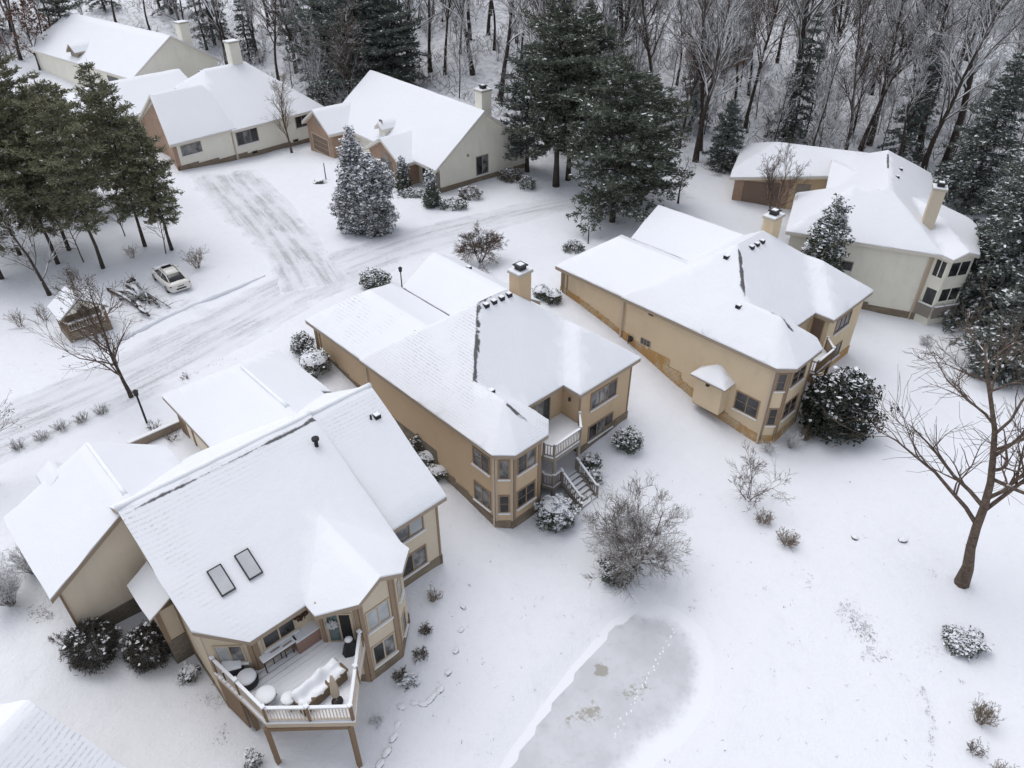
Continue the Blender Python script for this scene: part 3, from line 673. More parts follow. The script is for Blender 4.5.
# blank brick panel and vents on the long left wall
band(h, *LW, 8.6, 14.2, -3.4, -.55, 'stone_grey', .03, 'stone_panel')
downpipe(h, 7.1, .28, -1.2, 3.0); downpipe(h, 19.6, .27, -3.3, 3.0)
chimney(h, 12.1, 13.0, 8.6, 9.7, 5.5, 8.15, 'stucco_tan')
for t_ in (6.0, 6.65, 7.3, 7.95): roof_vent(h, R1, 12.75, t_)
roof_vent(h, R1, 17.1, 2.45); roof_vent(h, R3, 4.5, 11.6)
def balcony(h, fr, bw, n1, be, zf, zl, mat, post, stairs):
    p = [(17.66, bw - .34), (19.66, bw - .34), (20.42, bw - .02), (20.38, n1 - .75), (19.35, n1 + .3), (17.66, n1 + .33)]
    mb = MB(); mb.prism(p, zf - .28, zf - .02); dk = mb.build('balcony', post, h)
    mb = MB(); mb.prism([(a + (.0 if i in (0, 5) else -.03), b) for i, (a, b) in enumerate(p)], zf - .015, zf + .09); mb.build('deck_snow', 'snow_cap', dk)
    railing(dk, [(19.74, bw - .28), (20.36, bw + .02), (20.32, n1 - .78), (19.32, n1 + .22)], zf + .05, .98, mat, posts=post)
    for (x, y) in ((20.3, bw + .1), (20.25, n1 - .8)):
        mb = MB(); mb.box(x - .09, x + .09, y - .09, y + .09, -4.4, zf - .28); mb.build('deck_post', post, dk)
    if zl is not None:
        mb = MB(); mb.prism(p, zl - .25, zl - .02); d2 = mb.build('lower_deck', post, h)
        mb = MB(); mb.prism([(a, b) for a, b in p], zl - .015, zl + .06); mb.build('deck_snow', 'snow_plain', d2)
        railing(d2, [(19.74, bw - .28), (20.36, bw + .02), (20.34, bw + .75)], zl, .95, mat, posts=post); railing(d2, [(20.32, n1 - .95), (19.32, n1 + .22)], zl, .95, mat, posts=post)
        y0, y1 = bw + .8, n1 - 1.0; st = MB(); sn = MB(); x = 20.42; nst = 6; zg = H1(*fr.W(22.2, (y0 + y1) / 2)); rise = (zl - zg) / nst
        for i in range(nst):
            zz = zl - rise * (i + .6); xa = x + i * .29; st.box(xa, xa + .29, y0, y1, zz - .06, zz); sn.box(xa + .02, xa + .28, y0 + .02, y1 - .02, zz + .001, zz + .07)
        for yy in (y0 - .05, y1 + .05): st.beam((x, yy, zl - .2), (x + nst * .29, yy, zg + .02), .07, .26)
        s_ = st.build('stairs', post, h); sn.build('step_snow', 'snow_cap', s_)
        for yy in (y0 - .06, y1 + .06): railing(s_, [(x + .05, yy), (x + nst * .29, yy)], [zl - .05, zg + .1], .92, mat, posts=post, gap=.16)
balcony(h, FB, bw, n1, be, .22, -2.15, 'wood_grey', 'trim_grey', True)

h, R1, R2, R3, wp, bw, n1, W, be = twin_house(FC, 'tan_house', 'tan house with orange-stained brick base and a roofed box bump-out on its long left wall', 1.07, 'stucco_gold', 'trim_brown', 'stone_stained', 'trim_grey', False)
houseC = h
foundation(h, FC, wp, 'stone_stained', .7, .07, only=(0, 1, 2, 3, 4, 5, 6, 7)); foundation(h, FC, [(.4, .42), (7.15, .42)], 'stone_stained', .5, .07, only=(0,))
band(h, *LW, 9.6, 12.75, -4.2, -1.2, 'stone_stained', .056, 'brick_panel'); band(h, *LW, 9.6, 11.6, -1.22, -.55, 'stone_stained', .054, 'brick_panel')
window(h, *LW, 17.3, 19.15, -1.85, -.3, 2, 2, 'trim_brown', ('glass_dark', 'glass_dark'))
for z0, z1 in ((.85, 2.3), (-2.1, -.6)): window(h, wp[1], wp[2], .2, .86, z0, z1, 1, 2, 'trim_brown', 'glass_dark')
for z0, z1 in ((.85, 2.3), (-1.9, -.45)): window(h, wp[2], wp[3], .4, 2.2, z0, z1, 2, 2, 'trim_brown', 'glass_dark')
WG = (wp[7], wp[8]); window(h, *WG, 1.3, 3.7, .8, 2.05, 3, 1, 'trim_brown', 'glass_dark'); window(h, *WG, 1.3, 3.6, -1.95, -.65, 3, 1, 'trim_brown', 'glass_dark')
for e in ((wp[1], wp[2], 0.0, .14), (wp[1], wp[2], .9, 1.02), (wp[2], wp[3], 0.0, .22), (wp[2], wp[3], bw - 2.42, bw - 2.21)): band(h, e[0], e[1], e[2], e[3], -3.4, 3.0, 'trim_brown', .05)
window(h, wp[5], wp[6], .3, 1.2, .3, 2.4, 1, 1, 'trim_grey', 'glass_dark', False, 'patio_window'); window(h, wp[6], (19.1, wp[6][1]), .25, 1.1, .3, 2.35, 1, 1, 'trim_brown', 'garage_brown', False, 'balcony_door', .06)
window(h, *LW, 9.25, 9.7, 2.25, 2.62, 1, 1, 'trim_brown', 'vent_black', False, 'wall_vent', .05); window(h, *LW, 8.85, 9.75, -.42, .12, 3, 2, 'trim_grey', 'glass_dark', False, 'crawl_grille', .06)
downpipe(h, 6.95, .27, -1.0, 3.0, .06); downpipe(h, 19.62, .26, -3.7, 3.0, .06)
# gas meter
mb = MB(); mb.box(7.9, 8.15, .02, .3, -.55, -.2); mb.tube([(7.8, .2, -1.1), (7.8, .2, -.2), (8.0, .2, -.12)], .03, 6); mb.build('gas_meter', 'dark_metal', h)
# bump-out
mb = MB(); mb.box(14.55, 16.75, -.62, .36, -2.35, .25); mb.box(14.55, 16.75, -.45, .36, -2.55, -2.352, 1); bo = mb.build('bump_out', ['stucco_gold', 'trim_brown'], h)
Rb = Roof([(14.25, -.9), (17.05, -.9), (17.05, .45), (14.25, .45)], [[(0, .62, .56), (.62, 0, -14.25 * .62), (-.62, 0, 17.05 * .62)]], .18); mb = MB(); ro = roof_mesh(bo, Rb, (), None, thick=.1, snow=.12, grid=.5)
mb = MB(); mb.box(15.5, 15.72, -.82, -.62, -.35, -.1); mb.box(15.52, 15.7, -.8, -.63, -.098, .0, 1); mb.build('flood_lamp', ['dark_metal', 'snow_cap'], bo)
chimney(h, 12.0, 12.85, 9.5, 10.75, 5.5, 7.95, 'stucco_gold')
for t_ in (6.6, 7.3, 8.0): roof_vent(h, R1, 13.0, t_)
roof_vent(h, R1, 12.3, 4.6); roof_vent(h, R1, 15.2, 2.2)
balcony(h, FC, bw, n1, be, .22, None, 'wood_brown', 'wood_brown', False)
# ---- front left house with the big deck
h = empty('deck_house', (*FA.o, 0), FA.rz, 'beige house with railed rear deck and two skylights, nearest on the left', 'house', 'snow-roofed houses'); houseA = h
kf, kr, kl, kb = .64, .64, .553, .6
RM = Roof([(-12.06, -13.3), (-.5, -13.2), (.97, -11.52), (.97, -8.85), (1.73, -8.85), (3.15, -7.4), (3.1, -5.05), (1.55, -3.6), (-12.06, -3.6)],
          [[(-kl, 0, kl * .97 + .02), (kf, 0, kf * 12.06 + .02)], [(0, kb, kb * 8.85), (0, -kb, -kb * 3.52), (.6, 0, 3.6)]])
RR = Roof([(-12.06, -3.6), (0, -3.6), (0, 0), (-12.06, 0)], [[(-kr, 0, 0), (kf, 0, kf * 12.06)]])
G1 = Roof([(-14.1, -17.1), (-7.07, -16.95), (-7.07, -11.5), (-8.4, -9.05), (-12.9, -9.05), (-12.7, -12.45)], [[(0, .68, .68 * 17.05), (0, -.68, -.68 * 7.95)]])
G2 = Roof([(-18.7, -7.16), (-8.5, -7.16), (-8.5, -.06), (-11.9, -.06), (-11.9, .6), (-18.7, .6)], [[(0, .56, .56 * 7.16), (0, -.56, .56 * .6), (.6, 0, .6 * 18.7)]])
roof_mesh(h, RM, [((-5.7, -13.1), (-5.72, -3.7))], lambda s, t: max(0, min(1, 1.15 - (t + 13.3) / 1.8)) * (1 if s > -6 else 0) + (max(0, .75 - (s + 6) / 2.6) if s > -6 else 0) * .8)
roof_mesh(h, RR, [((-5.8, -3.4), (-5.8, -.1))], lambda s, t: (max(0, .9 - (s + 6) / 2.4) if s > -6 else 0) * .8)
roof_mesh(h, G1, [((-12.2, -12.72), (-8.0, -12.72))], lambda s, t: .03)
roof_mesh(h, G2, [((-14.4, -3.42), (-9.7, -3.42))], lambda s, t: .03)
mb = MB()            # pushed-up snow along the ridges
for a_, b_, zr in (((-6.1, -13.3), (-6.1, -3.6), 6.9), ((-6.1, -3.6), (-6.1, 0), 6.87)):
    n_ = int(abs(b_[1] - a_[1]) / .5); pts = [Vector((a_[0] + .03 * mnoise.noise(Vector((i * .7, 0, 1))), a_[1] + (b_[1] - a_[1]) * i / n_, zr - .06)) for i in range(n_ + 1)]; mb.tube(pts, .15, 8)
for a_, b_, zr in (((-12.6, -12.5), (-7.7, -12.5), 6.05), ((-15.0, -3.28), (-9.6, -3.28), 5.17)):
    n_ = 10; pts = [Vector((a_[0] + (b_[0] - a_[0]) * i / n_, a_[1], zr - .05)) for i in range(n_ + 1)]; mb.tube(pts, .13, 8)
mb.build('ridge_snow', 'snow_cap', h, True)
Gs = Roof([(-14.3, -15.0), (-12.6, -15.0), (-12.6, -13.5), (-14.0, -13.5)], [[(0, .75, .75 * 15.0), (0, -.75, -.75 * 13.5)]], 4.42); roof_mesh(h, Gs, (), None, grid=.5)
apoly = [(-11.7, -12.9), (-.75, -12.9), (.55, -11.4), (.55, -8.55), (1.3, -8.55), (2.5, -7.2), (2.5, -5.3), (1.36, -4.0), (-.35, -4.0), (-.35, -.4), (-11.7, -.4)]
walls(h, apoly, [RM, RR], 'stucco_beige')
walls(h, [(-13.3, -16.6), (-7.45, -16.6), (-7.45, -11.6), (-8.7, -9.4), (-12.6, -9.4)], [G1], 'stucco_grey'); walls(h, [(-18.3, -6.75), (-11.8, -6.75), (-11.8, .15), (-18.3, .15)], [G2], 'stucco_grey')
foundation(h, FA, apoly, 'stone_brown', .4, only=(0, 1, 2, 3, 4, 5, 6, 7, 8, 9)); 
band(h, (-7.45, -16.6), (-7.45, -11.6), .9, 4.2, -2.2, .15, 'stone_grey', .05, 'stone_panel')
band(h, (-7.45, -16.6), (-7.45, -11.6), .0, .1, -2.2, 3.1, 'trim_brown', .06)
# bump-out beside the left wall
mb = MB(); mb.box(-6.3, -4.1, -13.75, -12.95, -.2, 1.9); mb.box(-6.34, -4.06, -13.79, -12.95, -4, -.2, 1); bo = mb.build('bump_out', ['stucco_beige', 'stone_grey'], h)
band(bo, (-4.1, -13.75), (-4.1, -12.95), .0, .14, -.2, 1.9, 'trim_brown', .05); band(bo, (-6.3, -13.75), (-4.1, -13.75), 2.06, 2.2, -.2, 1.9, 'trim_brown', .05)
Rb = Roof([(-6.55, -14.1), (-3.85, -14.1), (-3.85, -12.93), (-6.55, -12.93)], [[(0, .62, .62 * 14.1)]], 2.05); roof_mesh(bo, Rb, (), None, thick=.08, snow=.12, grid=.6)
band(h, (-11.7, -12.9), (-.75, -12.9), 7.75, 7.9, -3, 3.1, 'trim_brown', .05); band(h, (-11.7, -12.9), (-.75, -12.9), 10.75, 10.95, -3, 3.6, 'trim_tan', .05)
# windows
WW = ((-.35, -3.2), (-.35, -.4))
for z0, z1, gl in ((1.25, 2.42, ('glass_curtain', 'glass_blind')), (-1.35, .08, ('glass_dark', 'glass_curtain'))): window(h, *WW, .0, 1.85, z0, z1, 2, 1, 'trim_brown', gl)
band(h, *WW, 2.68, 2.8, -2.4, 3.0, 'trim_brown', .05)
BW = ((2.5, -7.2), (2.5, -5.3))
for z0, z1, gl in ((.62, 2.04, ('glass_blind', 'glass_blind')), (-2.05, -.55, ('glass_dark', 'glass_curtain'))): window(h, *BW, .3, 1.62, z0, z1, 2, 1, 'trim_tan', gl)
band(h, *BW, 0, .22, -2.9, 3.6, 'trim_brown', .06); band(h, *BW, 1.68, 1.9, -2.9, 3.6, 'trim_brown', .06)
band(h, (1.3, -8.55), (2.5, -7.2), 1.58, 1.8, -2.9, 3.5, 'trim_brown', .06); band(h, (1.3, -8.55), (2.5, -7.2), 0, .17, .2, 3.2, 'trim_brown', .06)
band(h, (2.5, -5.3), (1.36, -4.0), 0, .2, -2.9, 3.4, 'trim_brown', .06); window(h, (2.5, -5.3), (1.36, -4.0), .55, 1.25, .7, 2.0, 1, 1, 'trim_tan', 'glass_blind'); window(h, (2.5, -5.3), (1.36, -4.0), .55, 1.25, -2.0, -.6, 1, 1, 'trim_tan', 'glass_dark')
DW = ((1.3, -8.55), (2.5, -7.2)); window(h, *DW, .25, 1.5, .3, 2.4, 2, 1, 'trim_tan', ('glass_teal', 'vent_black'), True, 'patio_door', .1)
NB = ((.55, -11.4), (.55, -8.55)); window(h, *NB, .42, 2.05, 1.3, 2.45, 2, 1, 'trim_tan', 'glass_dark'); band(h, *NB, 0, .24, .2, 3.1, 'trim_brown', .06)
DG = ((-.75, -12.9), (.55, -11.4)); window(h, *DG, .3, 1.6, .95, 2.2, 2, 1, 'trim_tan', ('glass_blind', 'glass_curtain')); band(h, *DG, 1.78, 1.98, .2, 3.1, 'trim_brown', .06)
band(h, (-18.3, -6.75), (-11.8, -6.75), .9, 1.15, 0, 2.6, 'trim_brown', .05); band(h, (-18.3, -6.75), (-11.8, -6.75), 2.0, 2.2, 0, 2.6, 'trim_brown', .05); band(h, (-18.3, -6.75), (-11.8, -6.75), .1, .8, .2, 2.2, 'wood_brown', .05, 'side_door')
for t0, t1 in ((-11.55, -10.9), (-10.28, -9.62)):
    z1, z0 = RM.z(-2.1, t0), RM.z(-.95, t0); d = Vector((1.15, 0, z0 - z1)); L = d.length; d /= L; nn = Vector((-d.z, 0, d.x)); c = Vector((-1.525, (t0 + t1) / 2, (z0 + z1) / 2)) + nn * .04
    fb = MB(); Y = Vector((0, 1, 0)); w2 = (t1 - t0) / 2
    for sgn in (-1, 1): fb.obox(c + Y * sgn * (w2 - .018), d * L / 2, Y * .018, nn * .08); fb.obox(c + d * sgn * (L / 2 - .018), d * .018, Y * (w2 - .037), nn * .08)
    f = fb.build('skylight', 'dark_metal', h); pb = MB(); pb.obox(c + nn * .03, d * (L / 2 - .045), Y * (w2 - .045), nn * .045); pb.build('snow_pane', 'skylight_snow', f, bevel=.03)
roof_vent(h, RM, -4.55, -4.35, True); roof_vent(h, RR, -4.6, -.75, False)
mb = MB(); mb.tube([(-4.6, -1.1, 5.6), (-4.6, -1.1, 6.2)], .06, 8); mb.build('vent_pipe', 'vent_black', h)
# deck
k = NT('deck_snow'); p = k.obj(); x = k.n('ShaderNodeSeparateXYZ'); k.set(x.inputs[0], p); fr_ = k.math('FRACT', k.math('MULTIPLY', x.outputs[0], 1 / .29))
ln = k.sstep(k.math('ABSOLUTE', k.math('SUBTRACT', fr_, .5)), .14, .05); reach = k.sstep(k.math('ADD', x.outputs[0], k.math('MULTIPLY', k.noise(p, .8, 3), .9)), 2.3, 1.4)
k.col(k.mix(k.math('MULTIPLY', k.math('MULTIPLY', ln, reach), k.sstep(k.noise(p, 2.5, 4, .7), .25, .5)), SNOW, (.42, .40, .38))); k.rough(.6); k.bump(k.math('ADD', k.noise(p, 5, 4), k.math('MULTIPLY', ln, -1.2)), .35, .05)
DZ = .26; dp = [(-.72, -12.98), (1.05, -12.72), (3.02, -12.46), (5.55, -9.68), (4.05, -8.5), (2.72, -7.28), (2.5, -7.2), (1.3, -8.55), (.55, -8.55), (.55, -11.4)]
mb = MB(); mb.prism(dp, DZ - .3, DZ - .02); dk = mb.build('deck', 'trim_tan', h); mb = MB(); mb.prism([(a, b) for a, b in dp], DZ - .015, DZ + .07); mb.build('deck_floor', 'deck_snow', dk)
rp = [(-.62, -12.84), (1.05, -12.6), (2.98, -12.35)]; rp2 = [(2.98, -12.35), (4.2, -11.03), (5.4, -9.7)]; rp3 = [(5.4, -9.7), (4.02, -8.52), (2.72, -7.42)]
for q in (rp, rp2, rp3): railing(dk, q, DZ + .05, 1.0, 'rail_cream', posts='wood_brown', gap=.135, pw=.13, skip=0 if q is rp else 1)
for (x_, y_) in ((2.98, -12.5), (5.32, -9.85), (1.0, -12.45)):
    mb = MB(); mb.box(x_ - .1, x_ + .1, y_ - .1, y_ + .1, -4.6, DZ - .31); mb.build('deck_post', 'wood_brown', dk)
mb = MB(); mb.beam((2.98, -12.48, DZ - .42), (5.32, -9.85, DZ - .42), .12, .22); mb.beam((-.6, -12.75, DZ - .42), (2.85, -12.3, DZ - .42), .12, .22); mb.build('deck_beam', 'wood_brown', dk)
band(dk, (-.7, -12.93), (3.0, -12.4), .1, 1.7, -2.4, -.1, 'wood_brown', .04, 'lattice_skirt')

ZD = DZ + .07
def on_deck(name, u, v, z, rz, label, cat, group=None):
    p = at(u, v, z); return empty(name, (p.x, p.y, ZD), rz, label, cat, group)
e2z = math.atan2(FA.e2[1], FA.e2[0])
o = on_deck('bar_table', 278, 648, 1.15, e2z, 'long narrow bar table with snow on top, set against the deck wall under the window', 'table')
mb = MB(); mb.box(-.85, .85, -.24, .24, .72, .77); mb.build('tabletop', 'dark_metal', o); mb = MB(); mb.box(-.86, .86, -.25, .25, .772, .86); mb.build('snow_layer', 'snow_cap', o, bevel=.03)
for sx in (-1, 1):
    for sy in (-1, 1): mb = MB(); mb.box(sx * .8 - .025, sx * .8 + .025, sy * .2 - .025, sy * .2 + .025, 0, .72); mb.build('leg', 'dark_metal', o)
for u, v, lb in ((275.5, 655, 'brown-backed stool at the left half of the snowy bar table'), (287.5, 649, 'brown-backed stool at the right half of the snowy bar table')):
    o = on_deck('bar_stool', u, v, .6, e2z + math.pi, lb, 'stool', 'stools at the bar table')
    mb = MB(); mb.box(-.22, .22, -.2, .2, .45, .5); mb.build('seat', 'wood_brown', o); mb = MB(); mb.box(-.22, .22, .17, .21, .52, .9); mb.build('backrest', 'wood_brown', o)
    for sx in (-1, 1):
        for sy in (-1, 1): mb = MB(); mb.box(sx * .19 - .02, sx * .19 + .02, sy * .17 - .02, sy * .17 + .02, 0, .45 if sy < 0 else .52); mb.build('leg', 'dark_metal', o)
o = on_deck('storage_box', 306, 637, .6, e2z, 'reddish brown deck box with a snowy lid in the corner by the wreath', 'box')
mb = MB(); mb.box(-.62, .62, -.42, .42, 0, .72); mb.build('body', 'box_pink', o, bevel=.03); mb = MB(); mb.box(-.65, .65, -.45, .45, .722, .79); ld = mb.build('lid', 'box_pink', o); mb = MB(); mb.box(-.62, .6, -.42, .42, .79, .86); mb.build('snow_layer', 'snow_plain', ld, bevel=.03)
o = on_deck('grill', 350.5, 648, .55, e2z, 'black covered grill by the right end of the deck railing near the door', 'grill')
mb = MB(); mb.lathe((0, 0, 0), [(.40, 0), (.30, .4), (.25, .6), (.17, .8), (.05, .84)], 7, 0, 1.1, .8); mb.build('cover', 'dark_cover', o, True); mb = MB(); mb.lathe((0, .02, .80), [(.15, 0), (.19, .05), (.13, .12), (.03, .14)], 12); mb.build('snow_layer', 'snow_cap', o, True)
o = on_deck('patio_sofa', 322.5, 690, .4, e2z + R(6), 'long covered patio sofa heaped with snow beside the closed umbrella', 'sofa')
V = MB(); V.box(-1.25, 1.1, -.42, .38, 0, .55); V.box(-1.1, 1.15, .2, .5, .552, .72); V.box(.75, 1.2, -.45, .12, .552, .68); V.build('cover', 'cover_brown', o, bevel=.08)
V = []; Fs = []; n1_, n2_ = 30, 14
for i in range(n1_):
    for j in range(n2_):
        x_ = -1.22 + 2.3 * i / (n1_ - 1); y_ = -.40 + .86 * j / (n2_ - 1); zz = .60 + (.30 * max(0, min(1, (y_ - .0) / .25))) + (.2 * max(0, min(1, (x_ - .6) / .3)) if y_ < .15 else 0) + .17 * mnoise.noise(Vector((x_ * 2.4, y_ * 2.8, 4))); ed = min(i, n1_ - 1 - i, j, n2_ - 1 - j); V.append((x_ + .05 * mnoise.noise(Vector((y_ * 4, x_, 1))), y_ + .05 * mnoise.noise(Vector((x_ * 4, y_, 7))), zz - (.14 if ed == 0 else 0)))
for i in range(n1_ - 1):
    for j in range(n2_ - 1): Fs.append((i * n2_ + j, (i + 1) * n2_ + j, (i + 1) * n2_ + j + 1, i * n2_ + j + 1))
mb = MB(); mb.add(V, Fs); mb.build('snow_layer', 'snow_cap', o, True)
o = on_deck('closed_umbrella', 338.5, 706, 0, 0, 'folded tan patio umbrella standing in front of the covered sofa', 'umbrella')
mb = MB(); mb.tube([(0, 0, 0), (0, 0, 1.9)], .022, 8); mb.build('pole', 'trim_grey', o); mb = MB(); mb.lathe((0, 0, .42), [(.05, 0), (.17, .12), (.19, .45), (.14, 1.0), (.06, 1.5), (.02, 1.55)], 10); mb.build('canopy', 'umbrella_tan', o, True); mb = MB(); mb.lathe((0, 0, 0), [(.26, 0), (.25, .07), (.05, .1)], 14); mb.build('base', 'dark_metal', o, True)
for u, v, rr, hh, lb in ((267, 698.5, .44, .62, 'larger round snow-covered side table near the deck front railing'), (289.5, 702, .32, .55, 'smaller round snow-covered side table near the deck front railing')):
    o = on_deck('round_table', u, v, hh, .4, lb, 'table', 'round tables on the deck')
    mb = MB(); mb.lathe((0, 0, hh - .1), [(rr, 0), (rr, .04)], 20); mb.build('tabletop', 'dark_metal', o); mb = MB(); mb.lathe((0, 0, hh - .058), [(rr, 0), (rr * 1.0, .05), (rr * .9, .1), (.05, .11)], 20); mb.build('snow_layer', 'snow_cap', o, True)
    for q in range(3): a_ = q * 2.09 + .5; mb = MB(); mb.tube([(rr * .6 * math.cos(a_), rr * .6 * math.sin(a_), hh - .1), (rr * 1.05 * math.cos(a_), rr * 1.05 * math.sin(a_), 0)], .02, 6); mb.build('leg', 'dark_metal', o)
o = on_deck('covered_armchair', 233.5, 668, .6, e2z - R(25), 'black covered armchair with a snowy top near the left deck railing', 'armchair')
mb = MB(); mb.box(-.42, .42, -.4, .4, 0, .6); mb.build('cover', 'dark_cover', o, bevel=.07); mb = MB(); mb.box(-.41, .41, -.39, .39, .6, .74); mb.build('snow_layer', 'snow_cap', o, bevel=.06)
o = on_deck('round_ottoman', 248, 681, .45, 0, 'round black ottoman with snow on top beside the covered armchair', 'ottoman')
mb = MB(); mb.lathe((0, 0, 0), [(.44, 0), (.47, .2), (.44, .42)], 20); mb.build('body', 'dark_cover', o, True); mb = MB(); mb.lathe((0, 0, .421), [(.43, 0), (.42, .06), (.34, .12), (.04, .13)], 20); mb.build('snow_layer', 'snow_cap', o, True)
def wreath(c, nrm, r, mat, label, name='wreath'):
    rng = random.Random(5); mb = MB(); nrm = Vector(nrm).normalized(); u = nrm.cross(Vector((0, 0, 1))).normalized(); v = nrm.cross(u); c = Vector(c)
    for i in range(90):
        a_ = rng.random() * 6.283; rr = r * (.72 + .5 * (rng.random() - .5)); q = c + (u * math.cos(a_) + v * math.sin(a_)) * rr + nrm * rng.uniform(.0, .09); d = Vector([rng.gauss(0, 1) for _ in range(3)]).normalized(); mb.beam(q - d * .1, q + d * .1, .045, .035)
    o = mb.build(name, mat); tag(o, label, 'wreath'); return o
q = FA.W(.55, -9.02); wreath((q[0] + .06 * FA.e1[0], q[1] + .06 * FA.e1[1], 2.25), (*FA.e1, 0), .42, 'wreath_red', 'dark red round wreath on the beige wall above the deck box')
q = FA.W(*((Vector(DW[0]) + (Vector(DW[1]) - Vector(DW[0])).normalized() * .57))); nD = Vector((*(FA.e1 * .75 - FA.e2 * .66), 0)); wreath((q[0] + nD.x * .09, q[1] + nD.y * .09, 1.72), nD, .22, 'blind_white', 'pale round wreath hung on the glass patio door of the deck')

# ---- cream house on the right with screened porches
h = empty('cream_house', (*FD.o, 0), FD.rz, 'cream house with two stacked screened porches, by the evergreens on the right', 'house', 'snow-roofed houses'); k = .66
RD = Roof([(-12.2, -.2), (.2, -.2), (1.0, -.85), (3.05, .8), (3.35, 7.6), (.6, 11.3), (.2, 20), (-9.6, 20), (-9.6, 9.2), (-12.2, 9.2)],
          [[(k, 0, 9.9 * k), (-k, 0, .2 * k), (0, k, .2 * k), (0, -k, 20 * k)], [(k, 0, 12.2 * k), (0, k, .2 * k), (0, -k, 9.2 * k), (-k, 0, -1 * k)],
           [(-.38, 0, .38 * 3.3), (.38 * .63, .38 * .77, .0), (-.38 * .8 * .8, -.38 * .6, .38 * 7.4)]])
RG = Roof([(-18.9, 12.4), (-8.9, 14.4), (-5, 14.4), (-5, 22.5), (-19.0, 21.5)], [[(0, .42, -13.2 * .42), (0, -.42, 22.8 * .42), (.55, 0, 19 * .55)]], 2.9)
RG2 = Roof([(-12.9, 9.6), (-9.0, 9.6), (-9.0, 14.6), (-12.9, 14.6)], [[(k, 0, 12.9 * k)]], 3.0)
roof_mesh(h, RD, [((-4.85, 9.5), (-4.85, 14.0))], lambda s, t: .05, fascia='fascia_light'); roof_mesh(h, RG, [], lambda s, t: .2, fascia='fascia_light')
dpoly = [(-11.7, .25), (-.15, .25), (.9, -.42), (2.75, 1.0), (3.0, 7.4), (.3, 11.0), (-.15, 19.5), (-9.2, 19.5), (-9.2, 8.7), (-11.7, 8.7)]
walls(h, dpoly, [RD], 'stucco_cream', zb=-6); foundation(h, FD, dpoly, 'stone_brown', .55, only=(0, 9, 8)); walls(h, [(-18.4, 13.1), (-9.0, 14.9), (-7.4, 14.9), (-7.4, 21.5), (-18.5, 20)], [RG], 'stucco_tan')
GF = ((-18.4, 13.1), (-9.0, 14.9)); band(h, *GF, 0, .9, -1.2, 2.6, 'brick_red', .06, 'brick_pier'); band(h, *GF, .95, 4.6, -.8, 2.0, 'garage_brown', .04, 'garage_door'); band(h, *GF, 4.7, 5.6, -1.2, 2.6, 'brick_red', .06, 'brick_pier'); band(h, *GF, 6.2, 7.6, .6, 2.1, 'trim_grey', .05, 'shutter')
S1 = ((-.15, .25), (.9, -.42)); S2 = ((.9, -.42), (2.75, 1.0)); S3 = ((2.75, 1.0), (3.0, 7.4))
window(h, *S1, .12, 1.15, .85, 2.5, 2, 1, 'stucco_cream', 'glass_dark', False, 'porch_screen'); window(h, *S1, .12, 1.2, -1.7, -.1, 1, 1, 'stucco_cream', 'glass_dark', False, 'porch_screen')
window(h, *S2, .15, 2.2, 1.05, 2.5, 2, 1, 'stucco_cream', 'glass_dark', False, 'porch_screen'); window(h, *S2, .15, 2.2, -1.3, .05, 2, 1, 'stucco_cream', 'glass_dark', False, 'porch_screen')
for a_ in (.2, 2.2, 4.2): window(h, *S3, a_, a_ + 1.9, 1.05, 2.5, 2, 1, 'stucco_cream', 'glass_dark', False, 'porch_screen'); window(h, *S3, a_, a_ + 1.9, -1.3, .05, 2, 1, 'stucco_cream', 'glass_dark', False, 'porch_screen')
mb = MB()
for (a_, b_) in (S1, S2, S3):
    A_, d, o_ = wallframe(a_, b_); B_ = Vector((*b_, 0)); mb.beam(A_ + o_ * .2 + Vector((0, 0, -2.2)), B_ + o_ * .2 + Vector((0, 0, -2.2)), .05, 1.1)
pr = mb.build('porch_rail_wall', 'wood_grey', h); mb = MB()
for (a_, b_) in (S1, S2, S3):
    A_, d, o_ = wallframe(a_, b_); B_ = Vector((*b_, 0)); mb.beam(A_ + o_ * .2 + Vector((0, 0, -1.62)), B_ + o_ * .2 + Vector((0, 0, -1.62)), .14, .07)
mb.build('rail_snow', 'snow_cap', pr)
band(h, (-11.7, .25), (-.15, .25), 11.3, 11.5, -4, 3, 'trim_tan', .05); downpipe(h, -.5, .16, -3.6, 2.9, .06)
window(h, (-11.7, .25), (-.15, .25), 4.6, 5.6, .0, .9, 1, 1, 'trim_grey', 'glass_dark')
chimney(h, -1.6, -.65, 2.9, 3.85, 3.4, 7.1, 'stucco_beige')
for s_, t_ in ((-3.9, 9.2), (-3.5, 12.3)): roof_vent(h, RD, s_, t_)

# ---- brick-fronted house in the middle distance
h = empty('gabled_house', (*FF.o, 0), FF.rz, 'cream and brick house with a dormer and brick garage gable, behind the snowy arborvitae', 'house', 'snow-roofed houses')
kf = .73; ridge_t = 8.75
RF = Roof([(-25.2, 2.1), (-2.25, 2.1), (-2.25, 15.4), (-25.2, 15.4)], [[(0, kf, -kf * 2.2), (0, -kf, kf * (2 * ridge_t - 2.2))]])
RFg = Roof([(-27.2, -.5), (-20.3, -.5), (-20.3, 6), (-27.2, 6)], [[(.62, 0, .62 * 27.2), (-.62, 0, -.62 * 20.3)]], 2.8)
RFm = Roof([(-13.9, .4), (-6.3, .4), (-6.3, 6), (-13.9, 6)], [[(.52, 0, .52 * 13.9), (-.52, 0, -.52 * 6.3)]], 2.75)
RFd = Roof([(-14.7, 2.5), (-13.1, 2.5), (-13.1, 6), (-14.7, 6)], [[(.8, 0, .8 * 14.7), (-.8, 0, -.8 * 13.1)]], 4.5)
